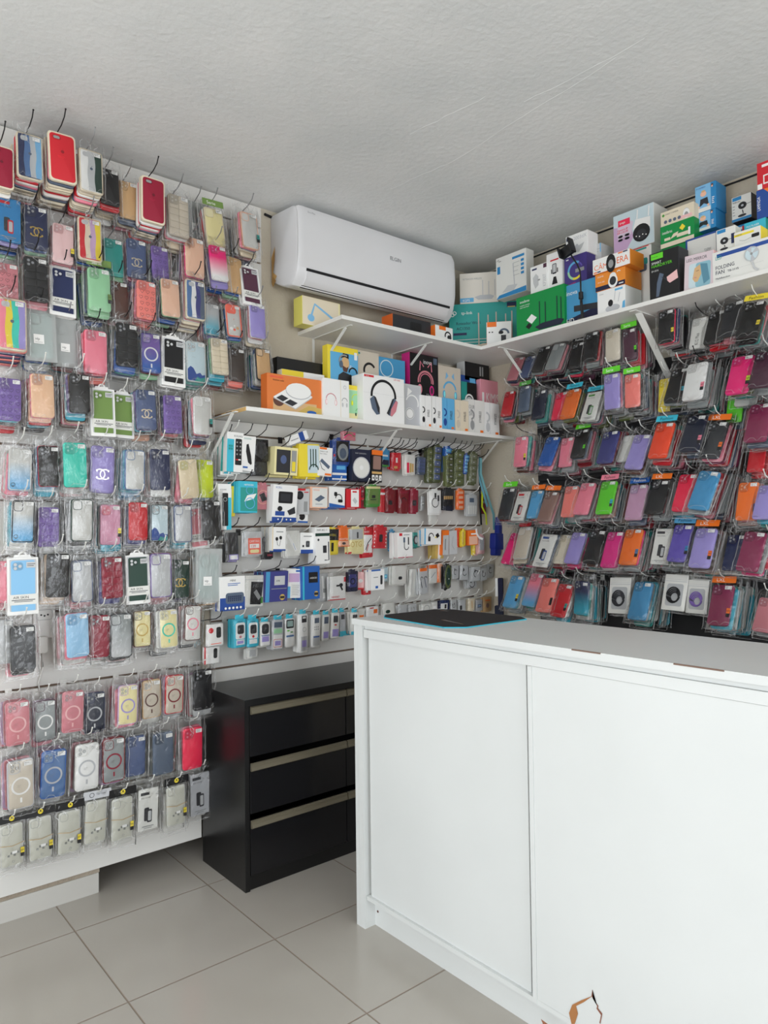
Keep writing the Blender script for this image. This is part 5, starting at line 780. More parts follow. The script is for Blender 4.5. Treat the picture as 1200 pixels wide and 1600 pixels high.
  (502, 892, 36, 104, .14, 4, 'off_white', 'beige-framed remote with screen and red button', [('rf', 'charcoal', .25, .62, .8, .88, .5), ('r', 'red', .4, .5, .65, .55), ('r', 'lavender', .15, .08, .9, .36)]),
  (531, 886, 28, 96, .12, 3, 'silver', 'narrow grey remote with small screen', [('r', 'charcoal', .25, .7, .8, .9), ('r', 'aqua', .0, .0, 1, .2)]),
  (578, 884, 34, 90, .12, 4, 'off_white', 'remote half hidden behind the counter corner', [('rf', 'charcoal', .2, .55, .8, .9, .5), ('r', 'aqua', 0, 0, 1, .15)]),
  (180, 998, 44, 46, .09, 1, 'off_white', 'short clear-packed remote below the teal cards', [('r', 'light_grey', .2, .2, .8, .8)]))]
 + [(x, y, w, h, .1, G, 1, c, 'adapter_bag', 'adapter', s, 'white', a) for x, y, w, h, c, s, a in (
  (608, 846, 34, 44, 'off_white', 'orange and white pack just above the counter corner', [('r', 'orange', .2, .1, .8, .4)]), (650, 836, 60, 46, 'white', 'low white box with orange square over the counter', [('r', 'orange', .6, .3, .9, .7), ('r', 'red', .3, .8, .6, .9)]),
  (715, 826, 56, 56, 'off_white', 'leaning clear bag with dark green plug', [('e', 'dark_green', .4, .3, .2, .12)]), (768, 828, 42, 42, 'light_grey', 'flat grey bag behind the leaning one', []), (808, 826, 40, 44, 'light_grey', 'small grey cable bag above the mouse pad edge', cab('grey')),
  (862, 824, 50, 44, 'off_white', 'clear bag with thin grey cable ring', [('o', 'grey', .5, .4, .3, .04)]), (893, 818, 30, 42, 'off_white', 'narrow clear bag with white plug', dev('white')), (932, 812, 50, 48, 'navy', 'navy and white pack above the mouse pad', [('r', 'white', .1, .1, .8, .7), ('r', 'black', .5, .2, .7, .6)]),
  (968, 812, 30, 50, 'light_grey', 'bag with black cable beside the navy pack', cab()), (1000, 812, 38, 50, 'light_grey', 'bag with black square plugs in the lowest row', dev('black', .2, .1, .5, .5)), (1038, 808, 34, 54, 'cream', 'cream bag with wooden stick shapes', [('l', 'tan', [(.5, .8), (.6, .2)], .15)]),
  (1068, 812, 34, 50, 'silver', 'silver bag before the brown ones', dev('slate')), (1100, 806, 44, 66, 'tan', 'brown paper-like bag at the end of the lowest row', [('r', 'orange', .2, .7, .8, .8), ('e', 'mocha', .5, .4, .2, .2)]))]]
def item_meshes(form, w, h, c, shapes, f='print'):
    out = []; b = MB()
    if form == 'box': t = .028 if w > .05 else .02; b.slab(w, h, t, .0012, mat(c), .0008, seg=2); out.append(('carton', b.mesh('carton')))
    elif form == 'card': t = .006; b.slab(w, h, t, .005, mat(c), .001); b.slab(w*.5, .012, t*.5, .004, mat(c), .001, 0, h/2+.004); out.append(('backing_card', b.mesh('backing_card')))
    elif form == 'remote': t = .016; b.slab(w*.86, h*.96, t, .007, mat(c), .003); out.append(('remote_body', b.mesh('remote_body', True)))
    else: t = .009; b.slab(w*.84, h*.86, t, .003, mat(c, 'gloss'), .002, 0, -h*.04, .0); out.append(('contents', b.mesh('contents')))
    if shapes:
        b = MB(); ws, hs = (w*.86, h*.96) if form == 'remote' else ((w*.84, h*.86) if form == 'bag' else (w, h)); art(b, ws, hs, shapes, -t-.0001, f, cz=-h*.04 if form == 'bag' else 0); out.append(('printed_artwork', b.mesh('printed_artwork')))
    if form in ('card', 'bag', 'remote'):
        b = MB(); rnd = random.Random(int(w*9999+h*999)); nx, nz = 6, 8; vs = []
        for j in range(nz):
            for q in range(nx):
                u, v = q/(nx-1), j/(nz-1); vs.append(((u-.5)*w*1.04+rnd.uniform(-.001, .001), -t-.0035-rnd.uniform(0, .003)+(.006 if u in (0, 1) else 0), -h*.52+h*1.09*v))
        b.add(vs, [(j*nx+q, j*nx+q+1, (j+1)*nx+q+1, (j+1)*nx+q) for j in range(nz-1) for q in range(nx-1)], FILM); out.append(('polybag' if form != 'card' else 'blister', b.mesh('polybag')))
    if form in ('remote',): 
        b = MB(); b.slab(w*.6, .02, .0008, .002, mat('aqua'), .0001, 0, h*.5+.006, -t*.5); out.append(('header_card', b.mesh('header_card')))
    return out, t
for ri, row in enumerate(ITEMS):
    for ii, (x, y, w, h, d, form, n, c, name, cat, desc, hk, shp) in enumerate(row):
        rnd = random.Random(ri*100+ii); u, v = px('F', x, y); p = hit(u, v, back(d)); dep = (p-CAM).dot(fw); k = dep/FPX/2.5
        ww, hh = w*k/.8, h*k; parts, t = item_meshes(form, ww, hh, c, shp); rot = (R(rnd.uniform(0, 5)), R(rnd.uniform(-2.5, 2.5)), 0)
        if name == 'cable_box' and h < 40: rot = (0, R(-22), 0)
        lab = uniq(f'{desc}, under the lower shelf', [desc])
        r = thing(name, lab, cat, p, rot, f'accessory packs in hook row {WD[ri]} under the lower shelf'); spawn(parts, r)
        top_ = p + Vector((0, -.004, hh/2+.006))
        if hk: hook(uniq(f'{hk} hook holding the {desc}', []), top_, 'B', YW-.017-top_.y+.01, hk, top_.z-.02)
        room = d-.03; sp = min(t+.004, room/max(n, 1)) if n else 0
        for q in range(min(n, 2)):
            if sp*(q+1)+.02 > d: break
            r2 = r.copy(); COL.objects.link(r2); r2.location = p + Vector((rnd.uniform(-.004, .004), sp*(q+1), rnd.uniform(-.008, .002))); r2.rotation_euler = (0, R(rnd.uniform(-3, 3)), 0)
            l2 = f'{"next" if q == 0 else "second"} pack behind the {desc}'; l2 = ' '.join(l2.split()[:15]); r2['label'] = uniq(l2, []); LABELS.setdefault(l2, []).append(r2)
            for nm, me in parts[:2]: link(nm, me, r2)
# loose empty hooks in the top row near the board end
for k, (x, y) in enumerate(((738, 196), (772, 200), (800, 196), (862, 200), (905, 190), (975, 205), (1015, 205), (1060, 215))):
    u, v = px('F', x, y); p = hit(u, v, back(.14)); hook(f'black curved hook {["over the red bag", "over the battery tubes", "over the tube bag end", "over the grey sheets", "over the first olive strip", "over the blue strip", "over the wide olive strip", "beside the lanyards"][k]}, under lower shelf', p, 'B', .13, 'black', p.z-.02)
# lanyards and the blue holder
def ribbon(name, label, pts, w, c, d=.09, cat='lanyard', parent=None):
    P3 = [hit(*px('F', x, y), back(d)) for x, y in pts]; b = MB(); vs = []; fs = []
    for i, q in enumerate(P3):
        t = (P3[min(i+1, len(P3)-1)]-P3[max(i-1, 0)]).normalized(); n = Vector((t.z, 0, -t.x)).normalized()*w/2; o = Vector((0, .0007, 0))
        vs += [q-n-o, q+n-o, q+n+o, q-n+o]
    for i in range(len(P3)-1):
        for j in range(4): fs.append((i*4+j, i*4+(j+1) % 4, i*4+4+(j+1) % 4, i*4+4+j))
    fs += [(0, 1, 2, 3), (len(vs)-1, len(vs)-2, len(vs)-3, len(vs)-4)]; b.add([tuple(q) for q in vs], fs, mat(c, 'matte')); o = link(name, b.mesh(name)); o.parent = parent
    return tag(o, label, cat) if label else o
ribbon('lanyard', 'pale teal lanyard running down to the blue holder', [(1079, 240), (1078, 300), (1092, 350), (1112, 410), (1128, 460), (1130, 520)], .017, (124, 186, 196), .12)
ribbon('lanyard', 'second pale teal lanyard looped close to the slatted board', [(1075, 235), (1072, 290), (1076, 330), (1090, 380), (1104, 430)], .016, (120, 178, 196), .11)
ribbon('lanyard', 'black lanyard hanging straight beside the lime one', [(1074, 240), (1074, 330), (1076, 430), (1080, 500)], .013, 'black', .10)
ribbon('lanyard', 'lime green lanyard between black and teal lanyards', [(1084, 370), (1083, 430), (1098, 460), (1101, 500)], .011, 'lime', .105)
hook('black hook carrying the teal and black lanyards', hit(*px('F', 1076, 238), back(.12)), 'B', .115, 'black')
u = hit(*px('F', 1135, 560), back(.13)); bh = thing('phone_holder', 'blue plastic cross-shaped holder hanging below the teal lanyards', 'holder', u, (0, R(4), 0), scale=1.45)
b = MB(); bl = mat((16, 40, 130), 'shell'); b.slab(.055, .062, .03, .008, bl, .003, -.006, -.005); b.slab(.022, .12, .022, .008, bl, .003, .0, .03, -.003); b.slab(.03, .035, .024, .012, bl, .003, .034, .0, -.002); b.slab(.035, .03, .026, .006, bl, .003, -.012, -.045, -.001); link('holder_body', b.mesh('holder_body', True), bh)
b = MB(); b.slab(.022, .02, .028, .006, mat('black', 'shell'), .002, .03, -.022, -.003); link('rubber_tip', b.mesh('rubber_tip', True), bh)
ribbon('wrist_strap', 'white curved strap beside the blue holder', [(1060, 515), (1062, 535), (1072, 550), (1086, 556)], .012, 'white', .14, 'strap')
p = hit(*px('F', 1158, 800), side(.05)); r = thing('selfie_stick', 'navy selfie stick standing in the wall corner behind the counter', 'selfie stick', p, (0, 0, R(-60)))
b = MB(); b.slab(.028, .26, .022, .006, mat('night', 'matte'), .003); b.slab(.045, .1, .026, .006, mat('dark_navy', 'matte'), .003, -.01, -.07, -.0); link('stick_body', b.mesh('stick_body', True), r)
b = MB(); b.slab(.014, .1, .001, .002, mat('white'), .0002, -.02, .08, -.0235); link('paper_tag', b.mesh('paper_tag'), r)
# power outlets on the phone case board
for (x, y, lab) in ((190, 1090, 'white three-pin power outlet on the slatted board between cases'), (178, 1190, 'white plug hanging under the power outlet')):
    p = hit(*px('B', x, y), back(.018)); r = thing('power_outlet' if y < 1100 else 'power_plug', lab, 'power outlet' if y < 1100 else 'plug', p)
    if y < 1100:
        b = MB(); b.slab(.075, .12, .012, .006, mat('white', 'shell'), .002); link('cover_plate', b.mesh('cover_plate', True), r)
        b = MB(); art(b, .075, .12, [('rr', 'light_grey', .15, .55, .85, .85, .03, 1)] + [('e', 'black', .35+.15*i, .7-(.03 if i == 1 else 0), .045, .045) for i in range(3)], -.0121); link('socket_face', b.mesh('socket_face'), r)
    else:
        b = MB(); b.slab(.035, .06, .03, .01, mat('off_white', 'shell'), .004); b.tube([(0, -.01, -.03), (.004, -.012, -.08), (-.01, -.008, -.14), (0, -.004, -.2)], .003, mat('off_white', 'shell'), 6); link('plug_body', b.mesh('plug_body', True), r)
# ---------------------------------------------------------------- boxes on the shelves
TOPS = {}; LIFT = dict(b1=.7, b2=.6, b14=.5, b15=.5, b16=.6, b17=.33, b18=.3, b20=.35, u2=.25, u3=.2, u27=.5, u14=.45, u20=.55, u23=.75, u31=0, u5=.06)
def lifted(sh, k):
    f = lambda v: k+(1-k)*v; out = []
    for q in sh:
        q = list(q)
        if q[0] in ('r', 'rr', 'rf'): q[3] = f(q[3]); q[5] = f(q[5])
        elif q[0] in ('p', 'l'): q[2] = [(u, f(v)) for u, v in q[2]]
        elif q[0] in ('e', 'o'): q[3] = f(q[3])
        elif q[0] == 't': q[3] = f(q[3]); q[5-0] = q[5]*(1-k) if len(q) < 8 else q[5]
        out.append(tuple(q))
    return out
def carton(key, name, label, crop, xl, yb, xr, yt, pl, t, face, body, shapes, base='px', cat='box', roll=0):
    """front face from its lower left and upper right corners on an upright plane, standing on a shelf, a box or at its own height"""
    shapes = lifted(shapes, LIFT.get(key, 0)); a = hit(*px(crop, xl, yb), pl); c = hit(*px(crop, xr, yt), pl); z0 = dict(U=ZU, L=ZL).get(base, TOPS.get(base, a.z))+.0003; z1 = c.z
    w = math.hypot(c.x-a.x, c.y-a.y); h = z1-z0; TOPS[key] = z1; ctr = (a+c)/2
    r = thing(name, label, cat, (ctr.x, ctr.y, z0), (0, roll, pl[2]), 'boxes on the lower shelf' if crop == 'H' and key[0] in 'bs' else 'boxes on the upper shelf' if crop == 'H' else 'boxes on the side-wall shelf'); b = MB(); b.slab(w, h, .001, .0016, mat(body), .0002, 0, h/2, 0, seg=1)
    b = MB(); b.slab(w, h, t, .0018, mat(body), .0012, 0, h/2, t, seg=1)
    link('carton', b.mesh('carton'), r)
    b = MB(); art(b, w-.002, h-.002, [('r', face, 0, 0, 1, 1)] + shapes, -.0001, cz=h/2); link('printed_front', b.mesh('printed_front'), r); return r, w, h
B, S_ = back, side; K = (2.88, 2.62, R(-50))
DG = 'dark_grey'
# --- lower shelf
carton('b1', 'ring_light_box', 'long black box marked RING 10 lying behind the kitchen scale box', 'H', 95, 850, 340, 775, B(.1), .05, 'black', 'black', [('t', 'rose', 'RING', .07, .4, .3, .26), ('t', 'neon_red', '10"', .85, .5, .2, .1)], 'L')
carton('b2', 'cable_carton', 'thin white and yellow box between ring light and scale boxes', 'H', 115, 850, 305, 818, B(.155), .04, 'white', 'cream', [('r', 'yellow', 0, .7, .5, 1)], 'L')
carton('b3', 'kitchen_scale_box', 'orange box showing a white electronic kitchen scale', 'H', 50, 985, 293, 842, B(.25), .05, (222, 124, 60), (214, 110, 44), [('r', 'tan', .1, 0, .9, .3), ('p', 'gold', [(.5, 0), (.75, .25), (1, .2), (1, 0)]), ('t', 'neon_red', 'electronic', .05, .9, .07, .35), ('t', 'black', 'Kitchen scale', .1, .82, .045, .3), ('e', 'brown', .2, .3, .1, .09), ('p', 'light_grey', [(.1, .35), (.42, .7), (.82, .48), (.5, .1)]), ('p', 'white', [(.1, .38), (.42, .73), (.82, .51), (.5, .13)]), ('e', 'silver', .56, .6, .24, .125), ('e', 'white', .56, .62, .23, .12), ('p', 'charcoal', [(.15, .36), (.25, .46), (.37, .38), (.27, .28)]), ('p', 'charcoal', [(.3, .26), (.4, .36), (.54, .28), (.44, .18)]), ('e', 'blue', .8, .06, .09, .03)], 'L')
carton('b4', 'headphone_box', 'white box with thin pink headphones next to the scale box', 'H', 300, 1005, 415, 845, B(.262), .06, 'white', 'white', [('r', 'cream', .66, 0, .68, 1)] + phones('rose', .3, .45, .19, 'pale_pink') + [('o', 'grey', .82, .45, .1, .02, 0, 180), ('e', 'light_grey', .74, .35, .03, .07), ('e', 'light_grey', .9, .35, .03, .07), ('o', 'grey', .83, .82, .05, .01)], 'L')
carton('b5', 'headphone_box', 'green and yellow box with lime headphones', 'H', 415, 1008, 478, 870, B(.235), .06, 'pale_yellow', 'yellow', [('r', 'yellow', 0, .88, 1, 1), ('r', 'mint', .0, .2, 1, .86)] + phones('lime', .5, .6, .3, 'lime') + phones('green', .65, .25, .2, 'dark_green'), 'L')
carton('b6', 'headphone_box', 'front white box with large grey over-ear headphones and red corner printing', 'H', 480, 1032, 661, 838, B(.28), .085, 'white', 'white', [('r', 'red', .02, .94, .25, .985), ('t', 'white', 'Lenovo', .06, .952, .022, .15), ('t', 'red', 'LEF-1005', .74, .945, .035, .22), ('r', 'light_grey', 0, .6, 1, .603), ('o', 'black', .48, .56, .29, .05, -5, 185), ('p', 'slate', [(.15, .47), (.24, .55), (.36, .3), (.38, .16), (.3, .14), (.2, .26)]), ('p', 'charcoal', [(.24, .55), (.29, .52), (.38, .3), (.38, .16), (.33, .22)]), ('p', 'slate', [(.83, .47), (.74, .55), (.62, .3), (.6, .16), (.68, .14), (.78, .26)]), ('p', 'rose', [(.83, .47), (.78, .5), (.66, .3), (.64, .16), (.68, .14), (.78, .26)]), ('p', 'charcoal', [(.74, .55), (.69, .52), (.6, .3), (.55, .2), (.6, .16)])], 'L')
carton('b7', 'headphone_box', 'grey window box with cat-ear headphones', 'H', 663, 1035, 737, 866, B(.25), .08, 'light_grey', 'grey', [('r', 'silver', .08, .04, .9, .95), ('o', 'white', .45, .55, .36, .06, -20, 160), ('p', 'white', [(.15, .7), (.2, .92), (.45, .84)]), ('e', 'white', .3, .3, .26, .26), ('o', 'grey', .3, .3, .22, .03)], 'L')
for k, (xl, xr, yb, yt, cc, dsc, sh) in enumerate(((738, 783, 1035, 912, 'white', 'white spine-out box with black headphones beside the cat-ear window box', 'black'), (786, 830, 1040, 917, 'white', 'second white spine-out box with black headphones before the light blue one', 'charcoal'), (832, 886, 1045, 925, 'sky_blue', 'light blue spine-out headphone box', 'denim'), (889, 948, 1050, 935, 'cream', 'cream spine-out headphone box with pale print', 'beige'), (950, 1018, 1055, 934, 'off_white', 'white box lettered OUR MUSIC with grey headphones', 'grey'), (1020, 1085, 1060, 947, 'white', 'last white spine-out headphone box on the lower shelf', 'light_grey'))):
    carton('s%d' % k, 'headphone_box', dsc, 'H', xl, yb, xr, yt, B(.262-.004*k), .08, cc, cc, [('r', 'light_grey' if cc != 'sky_blue' else 'blue', .36, 0, .38, 1), ('o', sh, .12, .55, .2, .09, -80, 90), ('e', sh, .22, .25, .13, .22), ('t', 'dark_grey', 'BT/WIRELESS', .8, .35, .1, .5, 1), ('r', 'orange', .72, .05, .92, .12)] + ([('t', 'grey', 'OUR', .02, .72, .12, .34), ('t', 'grey', 'SIC', .02, .52, .12, .3)] if k == 4 else []), 'L')
carton('b14', 'headphone_box', 'yellow box with bearded man wearing headphones', 'H', 320, 850, 455, 704, B(.15), .04, 'sky_blue', 'yellow', [('r', 'yellow', 0, .84, 1, 1), ('r', 'yellow', 0, 0, .08, 1), ('t', 'white', 'Hi-Fi', .1, .72, .1, .25), ('t', 'white', 'Sound', .1, .62, .06, .2), ('p', 'charcoal', [(.3, 0), (.35, .25), (.5, .35), (.7, .3), (.85, 0)]), ('e', 'tan', .57, .58, .13, .19), ('p', 'brown', [(.46, .52), (.5, .36), (.62, .34), (.68, .5), (.6, .46)]), ('p', 'black', [(.42, .7), (.5, .84), (.68, .82), (.68, .7), (.55, .74)]), ('o', 'grey', .54, .62, .17, .04, 60, 190), ('e', 'slate', .43, .54, .06, .1), ('o', 'black', .82, .35, .13, .04, 0, 180), ('e', 'black', .73, .2, .06, .1), ('e', 'black', .93, .2, .06, .1), ('r', 'white', .86, .7, .96, .9)], 'L')
carton('b15', 'headphone_box', 'beige box with slanted black and rose headphones', 'H', 455, 850, 548, 722, B(.14), .05, 'beige', 'beige', [('o', 'black', .55, .5, .26, .09, 30, 200), ('e', 'rose', .4, .25, .17, .15), ('e', 'black', .7, .25, .2, .18), ('r', 'teal', .02, .9, .1, .95)], 'L')
carton('b16', 'headphone_box', 'pale blue box lettered WIRELESS', 'H', 550, 850, 665, 755, B(.14), .05, 'sea_blue', 'sea_blue', [('o', 'ice', .28, .62, .24, .03, 0, 360), ('t', 'white', 'WIR LESS', .06, .25, .2, .85)], 'L')
carton('b17', 'headphone_box', 'black and pink box with glowing cat-ear headphones, pink side', 'H', 687, 900, 812, 738, B(.15), .06, 'black', (206, 36, 128), [('t', 'white', 'inova', .22, .88, .08, .3), ('o', 'rose', .55, .48, .26, .05, -10, 190), ('o', 'pink', .55, .48, .2, .02, -10, 190), ('e', 'pink', .34, .32, .08, .13), ('e', 'magenta', .76, .32, .08, .13), ('e', 'black', .34, .32, .04, .07), ('e', 'plum', .76, .32, .05, .09), ('l', 'pink', [(.34, .68), (.36, .86), (.48, .76)], .03), ('l', 'pink', [(.62, .76), (.74, .86), (.76, .68)], .03), ('t', 'white', 'Unicornio', .36, .45, .07, .4), ('r', 'slate', .82, .84, .95, .96), ('r', 'hot_pink', .3, .04, .8, .06)], 'L')
carton('b18', 'headphone_box', 'beige box with pale blue cat headphones', 'H', 815, 930, 913, 790, B(.145), .06, 'beige', 'beige', phones('sky_blue', .5, .5, .27, 'sky_blue', .24) + [('p', 'light_blue', [(.3, .72), (.34, .88), (.44, .8)]), ('p', 'light_blue', [(.58, .8), (.68, .88), (.7, .72)]), ('r', 'navy', .6, .03, .75, .12)], 'L')
carton('b20', 'headphone_box', 'teal shrink-wrapped box with white headset', 'H', 918, 935, 985, 856, B(.14), .06, 'teal', 'teal', [('r', 'black', .35, 0, 1, 1), ('e', 'light_grey', .5, .4, .25, .32), ('o', 'white', .5, .5, .25, .08, 0, 180)], 'L')
carton('b20b', 'cable_carton', 'blue shrink-wrapped box below the black box in the shelf corner', 'H', 915, 855, 1040, 838, B(.12), .06, 'denim', 'denim', [('r', 'sky_blue', .3, .2, .5, .8)], 'px')
carton('b19', 'speaker_box', 'black box with white flank stacked high in the shelf corner', 'H', 932, 838, 1040, 765, B(.12), .06, 'black', 'light_grey', [('r', 'grey', .6, .3, .66, .75), ('r', 'grey', .7, .3, .75, .75)], 'px')
carton('b21', 'headphone_box', 'dusty pink box with large white lettering in the lower shelf corner', 'H', 1003, 950, 1125, 856, B(.15), .06, 'dull_pink', 'dull_pink', [('t', 'white', 'KIMISO', .2, .62, .16, .6), ('r', 'white', .05, .62, .12, .78), ('e', 'charcoal', .75, .2, .18, .08), ('e', 'white', .3, .4, .04, .04), ('e', 'white', .45, .4, .04, .04)], 'L')
# --- upper shelf, long wall
carton('u1', 'desk_lamp_box', 'white and yellow box with blue desk lamp, overhanging the upper shelf', 'H', 207, 612, 375, 500, B(.13), .07, 'cream', (226, 218, 110), [('r', 'pale_yellow', .96, 0, 1, 1), ('l', 'light_blue', [(.22, .3), (.32, .78), (.66, .5), (.8, .38)], .05), ('e', 'light_blue', .22, .26, .09, .08), ('e', 'sky_blue', .82, .35, .09, .05)], 'U')
carton('u2', 'speaker_box', 'long black box with orange end under the air conditioner', 'H', 610, 640, 780, 582, B(.24), .08, 'charcoal', (222, 104, 40), [('rf', 'black', .45, .2, .75, .75, .3), ('t', 'silver', 'BASS', .33, .2, .25, .1)], 'U')
carton('u3', 'headset_box', 'small white box with orange corner beside the long black box', 'H', 800, 655, 878, 610, B(.27), .05, 'white', 'orange', [('r', 'orange', .22, .72, .6, 1), ('o', 'black', .72, .35, .16, .06, 0, 200), ('e', 'charcoal', .8, .25, .12, .1)], 'U')
carton('u5', 'router_box', 'wide teal router box, lettered Roteador Wi-Fi, in the shelf corner', 'I', 5, 700, 257, 551, K, .08, 'router_teal', 'router_teal', [('t', 'white', 'tp-link', .13, .78, .08, .2), ('o', 'white', .08, .82, .025, .012), ('o', 'white', .05, .79, .025, .012), ('t', 'night', 'Roteador Wi-Fi', .05, .6, .06, .36), ('t', 'night', 'AC1350', .05, .5, .06, .2), ('r', 'navy', .06, .36, .26, .41), ('r', 'navy', .86, .88, 1, .98), ('r', 'gold', .87, .88, .98, .9)] + lines('off_white', .07, .26, .55, 5, .06) + router('cream', (196, 188, 176), (.44, .58, .7, .84, .93), .14, .8, .35, 1.0), 'U')
carton('u4', 'router_box', 'flat white wireless router box on the teal router box', 'I', 45, 562, 187, 441, K, .05, (226, 220, 210), (222, 214, 204), [('t', 'grey', 'ROTEADOR WIRELESS', .08, .78, .06, .5), ('r', 'sky_blue', 0, .04, .36, .18), ('t', 'white', '4GPS', .06, .06, .08, .26)] + router('silver', 'silver', (.6, .76, .92), .22, .75, .38, .9), 'u5')
carton('u6', 'headset_box', 'small white and orange box with headset in front of teal router box', 'I', 145, 715, 238, 627, (2.80, 2.53, R(-50)), .04, 'white', 'orange', [('r', 'orange', .02, .82, .4, 1), ('o', 'slate', .7, .55, .18, .08, 0, 180), ('r', 'charcoal', .58, .2, .78, .5), ('e', 'black', .58, .6, .1, .07), ('r', 'orange', .05, .03, .5, .08), ('r', 'black', .08, .6, .14, .64), ('r', 'black', .2, .6, .26, .64)], 'U')
# --- upper shelf, side wall
carton('u8', 'router_box', 'green router box with dark antennas on the side-wall shelf', 'I', 258, 680, 435, 486, S_(.318), .1, 'router_green', 'router_green', [('t', 'white', 'intelbras', .08, .84, .06, .4), ('t', 'white', 'roteador wireless', .08, .76, .03, .4), ('t', 'white', 'smart dual band', .08, .71, .03, .36), ('p', 'white', [(.22, .38), (.33, .5), (.44, .38), (.33, .26)]), ('p', 'black', [(.2, .22), (.27, .3), (.34, .22), (.27, .14)])] + router('dark_navy', 'dark_navy', (.5, .62, .86, .94), .18, .76, .4, 1.0), 'U')
carton('u13', 'decoder_box', 'blue decoder box lettered HD beside the green router box', 'I', 436, 632, 561, 459, S_(.3), .09, 'sea_blue', 'sea_blue', [('p', 'night', [(0, 0), (1, 0), (1, .3), (.0, .12)]), ('t', 'white', 'inova', .08, .74, .1, .42), ('p', 'charcoal', [(.3, .45), (1, .38), (1, .24), (.3, .3)]), ('t', 'white', 'HD', .08, .04, .12, .22)], 'U')
carton('u18', 'security_camera_box', 'white box with small two-antenna camera, lowest of the camera stack', 'I', 561, 590, 664, 489, S_(.31), .13, 'white', 'white', [('r', 'sky_blue', .64, .86, .92, .94), ('e', 'white', .55, .38, .2, .2), ('e', 'silver', .55, .2, .26, .12), ('e', 'black', .48, .42, .09, .11), ('l', 'silver', [(.62, .5), (.66, .85)], .02), ('l', 'silver', [(.76, .4), (.82, .75)], .02), ('t', 'grey', 'CAMERA', .06, .84, .04, .3), ('p', 'sky_blue', [(.88, 0), (1, 0), (1, .4), (.92, .35)])], 'U')
carton('u17', 'security_camera_box', 'orange and navy camera box in the middle of the camera stack', 'I', 553, 515, 664, 421, S_(.312), .13, (232, 142, 50), (226, 134, 44), [('r', 'night', 0, 0, 1, .26), ('t', 'white', 'inova', .08, .78, .12, .22), ('t', 'white', 'Wi-Fi 360', .08, .45, .08, .4), ('e', 'white', .6, .6, .12, .14), ('e', 'white', .6, .36, .16, .2), ('e', 'charcoal', .6, .38, .11, .13), ('o', 'off_white', .8, .75, .06, .03, 30, 150), ('r', 'white', .8, .08, .95, .14)], 'u18')
carton('u16', 'security_camera_box', 'white and orange box lettered CAMERA, topmost of the camera stack', 'I', 543, 455, 682, 354, S_(.32), .11, 'white', (226, 134, 44), [('t', (236, 110, 40), 'C\u00c2M', .04, .22, .46, .36), ('t', (236, 110, 40), 'ERA', .66, .26, .42, .3), ('r', 'light_grey', .4, .62, .6, .9), ('e', 'black', .5, .42, .13, .22), ('e', 'grey', .5, .38, .07, .1), ('r', 'orange', .03, .04, .12, .12), ('r', 'navy', .13, .04, .22, .12), ('r', 'orange', .7, .88, .82, .96), ('r', 'navy', .83, .88, .95, .96)], 'u17')
carton('u9', 'repeater_box', 'small white box with pale repeater picture on the green router box', 'I', 310, 518, 370, 406, S_(.29), .05, 'white', 'white', [('r', 'navy', .1, .86, .4, .92), ('r', 'plum', .8, .84, 1, .98), ('t', 'silver', 'KP3007', .96, .2, .14, .6, 1), ('p', 'light_grey', [(.15, .6), (.35, .72), (.5, .6), (.5, .3), (.3, .2), (.18, .4)]), ('r', 'grey', .45, .45, .6, .5)], 'u8')
carton('u10', 'tripod_box', 'narrow white box with phone on black tracking stand', 'I', 371, 512, 426, 360, S_(.28), .07, 'white', 'white', [('r', 'red', .25, .78, .8, .82), ('rf', 'charcoal', .38, .42, .66, .7, .5), ('r', 'light_grey', .42, .46, .62, .68), ('p', 'black', [(.34, .14), (.72, .14), (.62, .34), (.46, .34)]), ('r', 'charcoal', .3, .44, .36, .56), ('r', 'charcoal', .7, .44, .76, .56)], 'u8')
carton('u11', 'light_speaker_box', 'violet box with rainbow G-shaped lamp', 'I', 438, 495, 519, 366, S_(.27), .07, (70, 56, 130), (70, 56, 130), [('o', 'sky_blue', .5, .5, .32, .09, 60, 180), ('o', 'mint', .5, .5, .32, .09, 180, 250), ('o', 'yellow', .5, .5, .32, .09, 250, 310), ('o', 'violet', .5, .5, .32, .06, 20, 60), ('r', 'grey', .5, .42, .9, .54), ('t', 'neon_red', 'SmartLED', .1, .05, .06, .7), ('r', 'white', .08, .9, .2, .94)], 'u13')
carton('u12', 'repeater_box', 'white box with upside-down lettering on the violet lamp box', 'I', 443, 385, 524, 283, S_(.26), .08, 'white', 'white', [('t', 'silver', '2003dX', .35, .72, .16, .6), ('r', 'navy', .02, .78, .12, .92), ('p', 'light_grey', [(.4, .35), (.6, .42), (.85, .5), (.75, .3), (.6, .12), (.45, .15)]), ('e', 'silver', .5, .42, .08, .08)], 'u11')
carton('u14', 'smart_switch_box', 'pale grey smart plug box with blue edge beside the lamp box', 'I', 521, 470, 574, 333, S_(.19), .1, 'light_grey', 'light_grey', [('t', 'dark_grey', 'Intelligent model', .08, .86, .05, .7), ('t', 'dark_grey', 'game machine', .08, .8, .04, .6), ('rf', 'white', .25, .35, .7, .65, .4), ('rf', 'lilac', .35, .42, .6, .58, .4), ('r', 'sky_blue', .94, .6, 1, 1)], 'u13')
TOPS['u7b'] = TOPS['u8']
